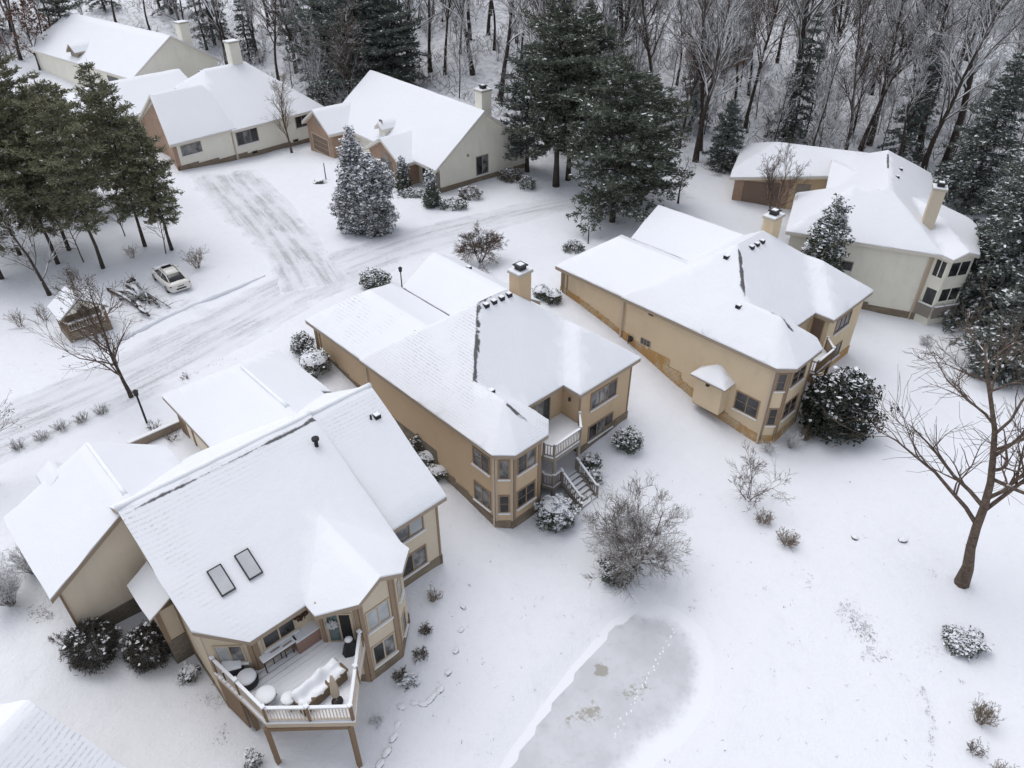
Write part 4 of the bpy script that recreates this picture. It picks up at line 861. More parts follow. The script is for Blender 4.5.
roof_mesh(h, RF, [((-24, ridge_t + .1), (-2.4, ridge_t + .1))], lambda s, t: .03, fascia='fascia_light'); roof_mesh(h, RFg, [], None, fascia='fascia_light'); roof_mesh(h, RFm, [], None, fascia='fascia_light'); dm = roof_mesh(h, RFd, [], None, fascia='fascia_light', grid=.6)
walls(h, [(-24.8, 2.9), (-2.65, 2.9), (-2.65, 15), (-24.8, 15)], [RF], 'stucco_cream'); walls(h, [(-26.8, 0), (-20.7, 0), (-20.7, 5.5), (-26.8, 5.5)], [RFg], 'brick_red'); walls(h, [(-13.5, .9), (-6.7, .9), (-6.7, 5.5), (-13.5, 5.5)], [RFm], 'brick_red'); walls(h, [(-14.5, 2.95), (-13.3, 2.95), (-13.3, 5), (-14.5, 5)], [RFd], 'stucco_cream', zb=3)
foundation(h, FF, [(-24.8, 2.9), (-2.65, 2.9), (-2.65, 15), (-24.8, 15)], 'stone_brown', .4, only=(1,))
GW = ((-26.8, 0), (-20.7, 0)); window(h, *GW, .9, 5.2, -.5, 1.75, 1, 3, 'trim_tan', 'garage_brown', False, 'garage_door', .16)
mb = MB(); A_, d, o_ = wallframe(*GW); c = A_ + d * 3.05 + o_ * .02 + Vector((0, 0, 3.0)); n_ = 12; V = [c + o_ * .03] + [c + o_ * .03 + d * .75 * math.cos(math.pi * i / n_) + Vector((0, 0, .75 * math.sin(math.pi * i / n_))) for i in range(n_ + 1)]; mb.add(V, [(0, i, i + 1) for i in range(1, n_ + 1)]); mb.build('fanlight', 'trim_grey', h)
MW = ((-13.5, .9), (-6.7, .9)); window(h, *MW, 2.4, 4.6, .75, 2.3, 3, 1, 'trim_grey', ('glass_dark', 'glass_curtain', 'glass_dark')); mb = MB(); A_, d, o_ = wallframe(*MW); c = A_ + d * 3.5 + o_ * .02 + Vector((0, 0, 2.32)); V = [c + o_ * .03] + [c + o_ * .03 + d * .7 * math.cos(math.pi * i / n_) + Vector((0, 0, .7 * math.sin(math.pi * i / n_))) for i in range(n_ + 1)]; mb.add(V, [(0, i, i + 1) for i in range(1, n_ + 1)]); mb.build('fanlight', 'trim_grey', h)
window(h, (-24.8, 2.9), (-2.65, 2.9), 18.9, 21.4, .6, 2.35, 3, 1, 'trim_grey', 'glass_dark'); window(h, (-14.5, 2.95), (-13.3, 2.95), .3, .9, 4.6, 5.3, 1, 1, 'trim_grey', 'glass_dark')
GB = ((-2.65, 2.9), (-2.65, 15)); window(h, *GB, 4.8, 6.5, .85, 2.95, 2, 1, 'trim_grey', ('glass_dark', 'glass_curtain')); window(h, *GB, 3.6, 3.9, 3.2, 3.5, 1, 1, 'trim_tan', 'trim_grey', False, 'wall_vent', .04)
mb = MB(); mb.box(-3.2, -2.68, 1.95, 2.75, -.1, 2.2); mb.build('utility_box', 'trim_grey', h)
chimney(h, -4.6, -3.4, 9.3, 10.6, 6, 9.2, 'stucco_cream')
# ---- long house at the upper left
h = empty('long_house', (*FE.o, 0), FE.rz, 'long cream house with brick end gable and two tall chimneys, upper left', 'house', 'snow-roofed houses')
RE1 = Roof([(0, 0), (8.4, 0), (8.4, 11.8), (1.9, 11.8), (1.8, 5.8)], [[(0, .69, 0), (0, -.69, .69 * 11.8)]])
RE2 = Roof([(7.8, -.12), (21.2, -.12), (21.2, 17), (7.9, 17), (7.9, 8), (7.8, 8)], [[(0, .60, .05), (.0, -.60, 17 * .60), (-.98, 0, 21.2 * .98), (.95, 0, -.95 * 5.0)]], 2.85)
RE3 = Roof([(-4, 12.5), (12, 12.5), (12, 25), (-4, 25)], [[(0, .45, -.45 * 12.5), (0, -.45, .45 * 25), (.6, 0, 2.4)]], 3.4)
roof_mesh(h, RE1, [], lambda s, t: .05, fascia='fascia_light'); roof_mesh(h, RE2, [], lambda s, t: .05, fascia='fascia_light'); roof_mesh(h, RE3, [], None, fascia='fascia_light')
walls(h, [(.5, .4), (8.2, .4), (8.2, 11.3), (2.2, 11.3), (2.2, 5.8)], [RE1], 'stucco_cream'); walls(h, [(8.0, .35), (20.6, .35), (20.6, 16.5), (8.0, 16.5)], [RE2], 'stucco_cream'); walls(h, [(-3.4, 13), (11.5, 13), (11.5, 24.4), (-3.4, 24.4)], [RE3], 'stucco_cream')
EW = ((.5, .4), (8.2, .4)); EW2 = ((8.0, .35), (20.6, .35)); foundation(h, FE, [(.5, .4), (8.2, .4), (20.6, .35)], 'stone_brown', .5, only=(0, 1))
band(h, *EW, -.05, .4, -2, 2.8, 'brick_red', .05, 'brick_corner'); mb = MB(); mb.add([(.44, .4, -2), (2.14, 5.8, -2), (2.14, 5.8, 6.3), (.44, .4, 2.7)], [(3, 2, 1, 0)]); mb.add([(2.14, 5.8, -2), (2.14, 11.3, -2), (2.14, 11.3, 2.9), (2.14, 5.8, 6.3)], [(3, 2, 1, 0)]); mb.build('brick_gable', 'brick_red', h)
window(h, *EW, .85, 3.35, 1.2, 2.4, 3, 1, 'trim_grey', 'glass_curtain'); window(h, *EW2, .35, 3.3, .7, 2.65, 3, 1, 'trim_grey', ('glass_dark', 'glass_curtain', 'glass_dark')); window(h, *EW2, 8.8, 11.6, .9, 2.65, 3, 1, 'trim_grey', 'glass_dark')
downpipe(h, 7.9, .3, -2, 2.8, .06)
for a_ in (2.0, 8.0): window(h, *EW2, a_, a_ + .8, -.75, -.35, 1, 1, 'trim_grey', 'vent_black', False, 'crawl_grille', .05)
chimney(h, 14.2, 15.6, 8.2, 9.4, 7, 10.3, 'stucco_cream', False); roof_vent(h, RE2, 10.2, 9.2)
# ---- gable house beyond it
h = empty('far_gabled_house', (*FL.o, 2), FL.rz, 'cream gabled house with a small roof dormer, farthest house at upper left', 'house', 'snow-roofed houses')
kL = .62; zE = 3.0
RL = Roof([(0, -.5), (31, -.5), (31, 13.5), (4.5, 13.5)], [[(0, kL, kL * .5), (0, -kL, kL * 13.5)]], zE); RLw = Roof([(-.6, -1.5), (9, -1.5), (9, 7), (-.6, 7)], [[(.5, 0, .3), (-.5, 0, 4.5), (0, .9, 1.35)]], zE - .3)
roof_mesh(h, RL, [], None, fascia='fascia_light', grid=1.2); walls(h, [(1, .1), (30.6, .1), (30.6, 12.9), (5, 12.9)], [RL], 'stucco_cream'); 
RLd = Roof([(13.2, -.2), (15.8, -.2), (15.8, 4.5), (13.2, 4.5)], [[(.8, 0, -.8 * 13.2), (-.8, 0, .8 * 15.8)]], 4.3); roof_mesh(h, RLd, [], None, grid=1); walls(h, [(13.5, .2), (15.5, .2), (15.5, 3), (13.5, 3)], [RLd], 'trim_grey', zb=2.5)
chimney(h, 29, 30.3, 8.6, 10, 4, 8.3, 'stucco_cream', False); window(h, (1, .1), (30.6, .1), 22, 25, .8, 2.2, 3, 1, 'trim_grey', 'glass_dark')
# ---- roof corner of the nearest neighbour
h = empty('corner_house', (*FH.o, 0), FH.rz, 'house at the bottom left corner of which only the snowy gable roof end shows', 'house', 'snow-roofed houses')
RH = Roof([(-6, -12), (6, -12), (6, 0), (-6, 0)], [[(.72, 0, 3.9), (-.72, 0, 3.9)]], 3.0); roof_mesh(h, RH, [((.25, -12), (.25, -.5))], lambda s, t: .7 if s > 0 else .05); walls(h, [(-5.5, -11.5), (5.5, -11.5), (5.5, -.5), (-5.5, -.5)], [RH], 'stucco_beige')
# ---- small brick building in the woods
p = gnd(718, 62); h = empty('brick_shed', p, R(25), 'small dark brick building with snow on its roof, far back among the trees', 'shed')
RS = Roof([(-4.5, -2.6), (4.5, -2.6), (4.5, 2.6), (-4.5, 2.6)], [[(0, .45, 1.17), (0, -.45, 1.17)]], 2.6); roof_mesh(h, RS, [], None, grid=1.3); walls(h, [(-4.1, -2.2), (4.1, -2.2), (4.1, 2.2), (-4.1, 2.2)], [RS], 'brick_red', zb=-2); window(h, (-4.1, -2.2), (4.1, -2.2), 3.2, 6.2, .2, 2.1, 2, 1, 'trim_grey', 'glass_dark', False, 'shed_door')

# ---- small open shelter by the street
a_ = at(57.6, 319, 2.2); b_ = at(106.5, 303, 2.2); d = (b_ - a_); rz = math.atan2(d.y, d.x); c = (a_ + b_) / 2
o = empty('street_shelter', (c.x, c.y, 0.05), rz, 'small open gabled shelter with white balusters beside the street', 'shelter'); hw = d.length / 2
RS = Roof([(-hw, -.25), (hw, -.25), (hw, 2.6), (-hw, 2.6)], [[(.72, 0, .72 * hw), (-.72, 0, .72 * hw)]], 2.15); roof_mesh(o, RS, [], None, grid=.6, thick=.14, fascia='trim_grey')
mb = MB(); mb.add([(-hw + .25, 0, 2.15), (hw - .25, 0, 2.15), (0, 0, 2.15 + .7 * hw - .15)], [(0, 1, 2)]); mb.add([(-hw + .25, 2.3, 2.15), (hw - .25, 2.3, 2.15), (0, 2.3, 2.15 + .7 * hw - .15)], [(2, 1, 0)]); mb.build('gable_panel', 'stucco_cream', o)
for x_ in (-hw + .3, hw - .3):
    for y_ in (.05, 2.25): mb = MB(); mb.box(x_ - .08, x_ + .08, y_ - .08, y_ + .08, -.4, 2.2); mb.build('post', 'wood_brown', o)
mb = MB(); mb.box(-hw + .2, hw - .2, -.05, .15, -.4, .75); mb.box(-hw + .2, -hw + .38, .151, 2.2, -.4, .75); mb.box(-hw + .2, hw - .2, 2.2, 2.35, -.4, 1.9); mb.build('low_wall', 'stone_brown', o)
railing(o, [(-hw + .38, .0), (hw - .38, .0)], .78, .75, 'rail_cream', posts='wood_brown', gap=.17)
mb = MB(); mb.box(-hw + .35, hw - .35, .3, .9, .0, .45); mb.build('bench', 'wood_brown', o)
n_ = Vector((math.sin(rz), -math.cos(rz), 0)); wreath(c + n_ * .16 + Vector((0, 0, .02)), n_, .42, 'wreath_green', 'dark green wreath hanging on the front of the street shelter')

# ---- timber courtyard wall between the two garages
a_ = at(127, 441, .9); b_ = at(178, 419, .9); mb = MB(); d = (b_ - a_).normalized(); L = (b_ - a_).length; s_ = Vector((-d.y, d.x, 0))
mid = (a_ + b_) / 2
for i in range(5): mb.obox(mid + Vector((0, 0, -.28 - i * .235)), d * L / 2, s_ * (.11 - .004 * (i % 2)), Vector((0, 0, .112)))
mb.obox(mid + Vector((0, 0, -.128)), d * L / 2, s_ * .13, Vector((0, 0, .035)), 1); tag(mb.build('timber_wall', ['timber_wall', 'snow_cap']), 'low weathered timber wall between the two front roofs of the deck house', 'wall')
# ------------------------------------------------------------------ trees
def branch_skel(rng, h, r0, first, n1, n2, n3, spread=.9, up=.35, stems=1, crook=.12, lean=(0, 0), top=.75, taper=.8, l1=.42):
    tr = []; cr = []
    def grow(p, d, L, r, lev, nseg, crook=crook):
        if lev == 0: crook = crook * (.45 if stems == 1 else .8)
        pts = [p.copy()]; rad = [r]; q = p.copy(); dd = d.copy()
        for i in range(nseg):
            dd = (dd + Vector((rng.gauss(0, crook), rng.gauss(0, crook), rng.gauss(0, crook) + up * .12))).normalized(); q = q + dd * (L / nseg); pts.append(q.copy()); rad.append(r * (1 - taper * (i + 1) / nseg))
        return pts, rad
    def pick(pts, rad, t):
        f = t * (len(pts) - 1); i = min(int(f), len(pts) - 2); k_ = f - i
        return pts[i].lerp(pts[i + 1], k_), rad[i] * (1 - k_) + rad[i + 1] * k_, (pts[i + 1] - pts[i]).normalized()
    def side(d, ang):
        o = d.orthogonal().normalized(); o.rotate(Matrix.Rotation(rng.random() * 6.283, 3, d)); return (d * math.cos(ang) + o * math.sin(ang)).normalized()
    for s_ in range(stems):
        if stems == 1: d0 = Vector((lean[0], lean[1], 1)).normalized(); p0 = Vector((0, 0, -.25)); hh = h; rr = r0
        else:
            a_ = 6.283 * s_ / stems + rng.random() * .8; tl = rng.uniform(.15, .75) * spread; d0 = Vector((math.cos(a_) * tl, math.sin(a_) * tl, 1)).normalized(); p0 = Vector((math.cos(a_) * .08, math.sin(a_) * .08, -.1)); hh = h * rng.uniform(.75, 1.05); rr = r0 * rng.uniform(.6, 1)
        P, Rd = grow(p0, d0, hh, rr, 0, 10 if stems == 1 else 6); tr.append((P, Rd, 0))
        for i in range(n1):
            t = first + (1 - first) * (i + rng.random()) / n1; t = min(t, .98); p, r, d = pick(P, Rd, t)
            L1 = hh * l1 * (1.15 - t * .75) * rng.uniform(.7, 1.15); b, br = grow(p, (side(d, rng.uniform(.55, 1.1) * spread) + Vector((0, 0, up * .6))).normalized(), L1, max(r * .62, .012), 1, 6); cr.append((b, br, 1))
            for j in range(n2):
                t2 = rng.uniform(.2, 1); p2, r2, d2 = pick(b, br, t2); L2 = L1 * rng.uniform(.3, .6) * (1.2 - .5 * t2); b2, br2 = grow(p2, (side(d2, rng.uniform(.45, .95)) + Vector((0, 0, up * .4))).normalized(), L2, max(r2 * .6, .008), 2, 4); cr.append((b2, br2, 2))
                for m in range(n3):
                    p3, r3, d3 = pick(b2, br2, rng.uniform(.2, 1)); L3 = L2 * rng.uniform(.35, .7); b3, br3 = grow(p3, side(d3, rng.uniform(.4, .9)), L3, max(r3 * .6, .006), 3, 3); cr.append((b3, br3, 3))
    return tr, cr
def bare_tree(name, seed, h, r0, label, cat, group, loc, barkm_='bark_dark', twigm='twig_grey', tmin=.007, leaves=None, **kw):
    rng = random.Random(seed); tr, cr = branch_skel(rng, h, r0, **kw); root = empty(name, loc, 0, label, cat, group)
    mb = MB()
    for P, Rd, l in tr:
        Rd = [max(q, .012) for q in Rd]
        if l == 0 and r0 > .08: Rd = [Rd[0] * 1.45, Rd[0] * 1.05] + Rd[2:]
        mb.tube(P, Rd, 8, 0, True)
    mb.build('trunk', barkm_, root, True); mb = MB()
    for P, Rd, l in cr: mb.tube(P, [max(q, tmin) for q in Rd], (6, 5, 4, 3)[l], 0, False)
    mb.build('crown', twigm, root, True)
    if leaves:
        n, mat, size, frac = leaves; nr = np.random.default_rng(seed); tips = np.array([P[-1] for P, _, l in cr if l == 3]); tips = tips[nr.random(len(tips)) < frac]
        c = np.repeat(tips, n, 0) + nr.normal(0, .09, (len(tips) * n, 3)); a_ = nr.normal(0, 1, c.shape); a_ /= np.linalg.norm(a_, axis=1)[:, None]; b_ = np.cross(a_, nr.normal(0, 1, c.shape)); b_ /= np.linalg.norm(b_, axis=1)[:, None]
        Q = QB(); s_ = size * nr.uniform(.6, 1.3, (len(c), 1)); Q.quads(c, a_ * s_, b_ * s_ * .6, 0, nr); sn = nr.random(len(c)) < .25; Q.quads(c[sn] + (0, 0, .04), np.c_[a_[sn][:, :2], a_[sn][:, 2:] * .2] * s_[sn], np.c_[b_[sn][:, :2], b_[sn][:, 2:] * .2] * s_[sn] * .7, 1, nr); link('leaves', Q.mesh('leaves', [mat, 'needle_snow']), root)
    return root
def unit(nr, n): 
    v = nr.normal(0, 1, (n, 3)); return v / np.linalg.norm(v, axis=1)[:, None]
def conifer(name, seed, h, rad, label, cat, group, loc, bare=.25, nlev=15, per=5, style='pine', mat='needle_pine', snow=.5, trunk_r=None, bl=.34, bw=.045, nb=18, bark='bark_brown'):
    rng = random.Random(seed); nr = np.random.default_rng(seed); root = empty(name, loc, 0, label, cat, group); tr = trunk_r or h * .016
    path = [Vector((rng.gauss(0, .012) * h * i / 8, rng.gauss(0, .012) * h * i / 8, h * i / 8 - (.3 if i == 0 else 0))) for i in range(9)]
    mb = MB(); mb.tube(path, [tr * 1.35] + [tr * (1 - .88 * i / 8) for i in range(1, 9)], 8)
    lim = mb; C = []; D = []; S = []
    for lv in range(nlev):
        f = (lv + rng.random() * .6) / nlev; z = h * (bare + (.985 - bare) * f)
        if style == 'pine': pr = rad * min(1, (1 - f) * 2.3 + .10) * min(1, .78 + f * .9) * (1 + .22 * math.sin(lv * 2.3 + seed)); el = .10 + .45 * f
        else: pr = rad * 1.12 * (1 - f) ** .75 + .12; el = -.22 + .45 * f
        ax = path[min(8, int(z / h * 8))]; a0 = rng.random() * 6.28
        for j in range(per if f < .85 else max(2, per - 2)):
            a_ = a0 + 6.283 * j / per + rng.gauss(0, .35); L = pr * rng.uniform(.55, 1.12); d = Vector((math.cos(a_) * math.cos(el), math.sin(a_) * math.cos(el), math.sin(el) + rng.gauss(0, .12))); p0 = Vector((ax.x, ax.y, z))
            pts = [p0 + d * L * q + Vector((0, 0, (-.10 if style == 'pine' else -.16) * L * q * q)) for q in (0, .35, .7, 1)]; lim.tube(pts, [max(.012, .022 * L), .016, .011, .006], 4, 0, False)
            nc = max(3, int(L * (7.0 if style == 'pine' else 6.0)))
            for q in range(nc):
                t = .22 + .78 * (q + rng.random()) / nc; c = p0 + d * L * t + Vector((0, 0, (-.10 if style == 'pine' else -.16) * L * t * t)); w_ = .17 * L * (1.15 - .6 * t); c += Vector((-math.sin(a_), math.cos(a_), 0)) * rng.gauss(0, w_) + Vector((0, 0, rng.gauss(.02, .05)))
                C.append(c); D.append(d); S.append(snow * rng.uniform(.3, 1.4))
    lim.build('trunk', bark, root, True); C = np.array(C); D = np.array(D); S = np.array(S); n = len(C)
    c = np.repeat(C, nb, 0); d = np.repeat(D, nb, 0); u = unit(nr, len(c)); u[:, 2] = u[:, 2] * .6 + (.18 if style == 'pine' else -.08); u = u + d * .55; u /= np.linalg.norm(u, axis=1)[:, None]
    ln = bl * nr.uniform(.55, 1.2, (len(c), 1)); sdv = np.cross(u, unit(nr, len(c))); sdv /= np.linalg.norm(sdv, axis=1)[:, None]; wd = bw * nr.uniform(.7, 1.4, (len(c), 1)); Q = QB()
    Q.quads(c + u * ln * .5 + nr.normal(0, bl * .22, c.shape), u * ln * .5, sdv * wd, 0, nr)
    ns = 2; sc_ = np.repeat(C, ns, 0); keep = nr.random(len(sc_)) < np.repeat(S, ns) * .62; sc_ = sc_[keep] + np.c_[nr.normal(0, bl * .25, (keep.sum(), 2)), nr.uniform(.04, bl * .4, keep.sum())]; a_ = np.repeat(D, ns, 0)[keep] + nr.normal(0, .45, sc_.shape); a_[:, 2] *= .35; a_ /= np.linalg.norm(a_, axis=1)[:, None]; b_ = np.cross(a_, np.array([0, 0, 1.]) + nr.normal(0, .25, a_.shape)); s2 = nr.uniform(.35, 1.1, (len(sc_), 1)) * bl * .55
    Q.quads(sc_, a_ * s2 * 1.2, b_ * s2 * .55, 1, nr); link('foliage', Q.mesh('foliage', [mat, 'needle_snow']), root); return root
def bush(name, seed, rx, ry, hz, label, cat, group, loc, prof='round', n=2600, size=.07, snow=.4, mat='needle_dark', z0=.0, clump=.35, stemm='twig_brown', cover=0.0, lift=.0, rz=0.0, spiky=False):
    """leafy shrub: leaves in clumps through the outer part of its volume, snow lying on their upper sides"""
    nr = np.random.default_rng(seed); root = empty(name, loc, rz, label, cat, group); mb = MB(); rg = random.Random(seed)
    for i in range(7): a_ = rg.random() * 6.28; mb.tube([(0, 0, -.1), (rx * .3 * math.cos(a_), ry * .3 * math.sin(a_), hz * .4), (rx * .6 * math.cos(a_), ry * .6 * math.sin(a_), hz * .7)], [.03, .02, .01], 5, 0, False)
    mb.build('stems', stemm, root, True)
    def surf(k_):
        u = nr.uniform(0, 2 * np.pi, k_)
        if prof == 'round': cz = nr.uniform(-.75, 1, k_); r = np.sqrt(np.maximum(0, 1 - cz ** 2)); z = (cz + .75) / 1.75
        elif prof == 'cone': z = 1 - np.sqrt(nr.random(k_)); r = (1 - z) ** .66 * np.minimum(1, .55 + z * 4) * 1.02 + .02
        else: z = nr.random(k_) ** .8; r = np.sqrt(np.maximum(0, 1 - (np.maximum(z - .3, 0) / .7) ** 2)) * np.minimum(1, .7 + z)
        return np.c_[np.cos(u) * r, np.sin(u) * r, z], np.c_[np.cos(u) * r, np.sin(u) * r, (z - .35) * 1.3]
    nc = max(20, int(n / 16)); S0, N0 = surf(nc); sh = nr.uniform(.55, 1.0, (nc, 1)) ** .5; lump = 1 + nr.normal(0, clump * .25, (nc, 1)); S0 = S0 * np.array([[1 + .30 * mnoise.noise(Vector((q[0] * 1.5 + seed, q[1] * 1.5, q[2] * 1.8)))] * 2 + [1 + .16 * mnoise.noise(Vector((q[0] * 1.8, q[1] * 1.8 + seed, 3)))] for q in S0]); C = S0 * np.c_[sh * lump, sh * lump, np.ones((nc, 1))] * (rx, ry, hz) + (0, 0, z0)
    c = np.repeat(C, 16, 0) + nr.normal(0, size * 1.5, (nc * 16, 3)); N = np.repeat(N0, 16, 0) + nr.normal(0, .7, (nc * 16, 3)); N /= np.linalg.norm(N, axis=1)[:, None] + 1e-9; c[:, 2] = np.maximum(c[:, 2], .03)
    a_ = np.cross(N, unit(nr, len(c))); a_ /= np.linalg.norm(a_, axis=1)[:, None] + 1e-9; b_ = np.cross(N, a_); s_ = size * nr.uniform(.6, 1.3, (len(c), 1)); Q = QB(); Q.quads(c, (N * .9 + a_ * .35) * s_ * 1.5 if spiky else a_ * s_, b_ * s_ * (.22 if spiky else .55), 0, nr)
    up = np.repeat(np.clip((.30 + N0[:, 2] * .75 + nr.normal(0, .22, nc) - .42) * 3.2, .02, 1), 16); kp = nr.random(len(c)) < np.clip(up * snow * 1.3 + max(0, snow - .8) * .9, 0, .95); k_ = kp.sum(); cs = c[kp] + np.c_[nr.normal(0, size * .3, (k_, 2)), nr.uniform(.02, .07, k_)]; aa = nr.normal(0, 1, (k_, 3)); aa[:, 2] *= .3; aa /= np.linalg.norm(aa, axis=1)[:, None]; bb = np.cross(aa, np.array([0, 0, 1.]) + nr.normal(0, .3, aa.shape)); ss = size * nr.uniform(.7, 1.5, (k_, 1)); Q.quads(cs, aa * ss, bb * ss * .8, 1, nr)
    link('foliage', Q.mesh('foliage', [mat, 'needle_snow']), root)
    if cover:                     # an unbroken cap of snow on top
        mb = MB(); m1, m2 = 18, 7; V = []; Fs = []
        for i in range(m2):
            el = (math.pi / 2) * (1 - i / (m2 - 1) * cover)
            for j in range(m1):
                a2 = 6.283 * j / m1; rr = math.cos(el); nz_ = 1 + .10 * mnoise.noise(Vector((math.cos(a2) * 1.7 * rr + seed, math.sin(a2) * 1.7 * rr, el * 1.5))); V.append((rx * rr * math.cos(a2) * nz_, ry * rr * math.sin(a2) * nz_, z0 + hz * (.43 + .57 * math.sin(el)) * (.97 + .06 * nz_) + lift))
        for i in range(m2 - 1):
            for j in range(m1): Fs.append((i * m1 + j, (i + 1) * m1 + j, (i + 1) * m1 + (j + 1) % m1, i * m1 + (j + 1) % m1))
        mb.add(V, Fs); sn = mb.build('snow_cover', 'snow_plain', root, True)
    return root
def twig_shrub(name, seed, h, label, cat, group, loc, mat='twig_tan', stems=14, n1=4, n2=3, n3=0, spread=1.0, r0=.022, up=.2, crook=.14, leaves=None, tmin=.006):
    rng = random.Random(seed); tr, cr = branch_skel(rng, h, r0, .25, n1, n2, n3, spread, up, stems, crook); root = empty(name, loc, 0, label, cat, group); mb = MB()
    for P, Rd, l in tr: mb.tube(P, [max(q, tmin) for q in Rd], 4, 0, False)
    mb.build('stems', mat, root, True); mb = MB()
    for P, Rd, l in cr: mb.tube(P, [max(q, tmin * .85) for q in Rd], 3, 0, False)
    mb.build('twigs', mat, root, True)
    if leaves:
        n, mt, size, frac = leaves; nr = np.random.default_rng(seed); tips = np.array([P[-1] for P, _, l in cr]); tips = tips[nr.random(len(tips)) < frac]; c = np.repeat(tips, n, 0) + nr.normal(0, .05, (len(tips) * n, 3)); a_ = unit(nr, len(c)); b_ = np.cross(a_, unit(nr, len(c))); Q = QB(); Q.quads(c, a_ * size, b_ * size * .6, 0, nr); link('leaves', Q.mesh('leaves', [mt]), root)
    return root

# -- single trees that stand apart
GB_ = 'bare trees standing apart'
def T(u, v): return gnd(u, v)
p = T(132, 398); bare_tree('bare_tree', 11, 8.4, .13, 'bare young tree with clinging dead leaves and snow, in front of the street shelter', 'tree', GB_, p, 'bark_dark', 'twig_brown', .009, (4, 'twig_leaf', .045, .14), first=.22, n1=24, n2=7, n3=5, spread=1.05, up=.42, crook=.13, l1=.5)
p = T(292, 153); bare_tree('bare_tree', 12, 8.5, .14, 'bare tree in front of the long cream house wall', 'tree', GB_, p, 'bark_brown', 'twig_tan', .008, (3, 'leaf_rust', .045, .15), first=.22, n1=24, n2=7, n3=4, spread=.75, up=.6, l1=.42)
p = T(962, 583); bare_tree('bare_tree', 34, 16, .29, 'big bare tree with a thick trunk in the snow at the right edge', 'tree', GB_, p, 'bark_brown', 'twig_brown', .010, None, first=.28, n1=15, n2=9, n3=7, spread=1.2, up=.22, crook=.17, l1=.58, lean=(-.02, .0))
p = T(633, 566); bare_tree('bare_tree', 14, 4.6, .075, 'wide many-stemmed bare tree beside the pond', 'tree', GB_, p, 'bark_dark', 'twig_frost', .0075, None, first=.15, n1=14, n2=9, n3=6, spread=1.25, up=.3, stems=8, l1=.62)
p = T(748, 499); bare_tree('bare_tree', 15, 3.0, .04, 'slender small bare tree by itself between the pond and the stained brick corner', 'tree', GB_, p, 'bark_dark', 'twig_brown', .0065, None, first=.2, n1=7, n2=6, n3=4, spread=1.25, up=.3, stems=5, l1=.7)
p = T(770, 228); bare_tree('bare_tree', 16, 8.6, .09, 'slim bare birch clump in front of the cream house garage', 'tree', GB_, p, 'bark_birch', 'twig_brown', .008, (2, 'leaf_rust', .04, .12), first=.25, n1=13, n2=6, n3=4, spread=.55, up=.7, stems=4, l1=.42)
p = T(50, 295); bare_tree('bare_tree', 17, 8, .15, 'bare tree with wide low limbs behind the street shelter', 'tree', GB_, p, 'bark_dark', 'twig_grey', .008, None, first=.2, n1=16, n2=5, n3=3, spread=1.1, up=.3, l1=.5)
p = T(480, 262); bare_tree('bare_tree', 18, 3.0, .06, 'low umbrella-shaped bare tree beside the road in the centre', 'tree', GB_, p, 'bark_dark', 'twig_brown', .009, None, first=.3, n1=12, n2=9, n3=6, spread=1.35, up=.05, stems=6, l1=.75)
p = T(678, 203); bare_tree('bare_tree', 19, 5, .11, 'dark crooked bare tree left of the cream house garage', 'tree', GB_, p, 'bark_dark', 'twig_grey', .009, None, first=.25, n1=12, n2=5, n3=4, spread=1.1, up=.3, l1=.55)
p = T(-3, 484); bare_tree('bare_tree', 20, 6.5, .09, 'bare multi-branched tree cut off by the left edge', 'tree', GB_, p, 'bark_dark', 'twig_brown', .008, (4, 'twig_leaf', .045, .3), first=.2, n1=18, n2=6, n3=4, spread=1.0, up=.4, l1=.55)
for u, v, hh_, lb in ((166, 254, 5.5, 'bare sapling with spreading twigs beside the rightmost left-hand pine'), (84, 262, 6.0, 'thin bare sapling among the pine trunks at left'), (32, 246, 5.5, 'thin bare sapling between the leftmost pine trunks'), (125, 236, 4.5, 'thin bare sapling behind the tall green pine')): bare_tree('bare_sapling', u, hh_, .06, lb, 'tree', 'bare saplings among the pines', T(u, v), 'bark_dark', 'twig_brown', .008, None, first=.25, n1=16, n2=6, n3=3, spread=1.15, up=.2, l1=.5)
# -- pines on the left
GP = 'pines by the street on the left'
PL = [(145, 246, 66, 'tall green pine with a bare lower trunk, rightmost big one of the left group', 2.5, .30), (103, 268, 78, 'green pine with a leaning bare trunk nearest the parked white car', 2.3, .34), (69, 250, 48, 'dark green pine in the middle of the left group', 2.7, .3), (58, 264, 95, 'green pine just behind the bare tree with wide limbs', 2.4, .32), (20, 255, 62, 'dark green pine near the left edge', 2.6, .3), (2, 279, 105, 'green pine at the very left edge', 2.4, .3), (172, 250, 128, 'slender pine with low bare twigs, rightmost of the left group', 1.6, .36), (95, 212, 92, 'pine at the back of the left group', 2.3, .3), (35, 215, 70, 'pine at the back left of the group', 2.5, .3), (128, 200, 98, 'smaller pine behind the tall green pine, closest to the brick gable', 2.0, .25), (62, 196, 88, 'pine farthest back in the left group', 2.4, .25), (-18, 238, 60, 'green pine half cut off by the left edge', 2.6, .3)]
for i, (u, v, vt, lb, rad, bare) in enumerate(PL):
    p = T(u, v); rad *= 1.25; bare -= .11; vt -= 8; conifer('pine_tree', 40 + i, tall(p, vt), rad, lb, 'pine', GP, p, bare, 21, 5, 'pine', 'needle_pine', .16, .15, .36, .034, 11, 'bark_dark')
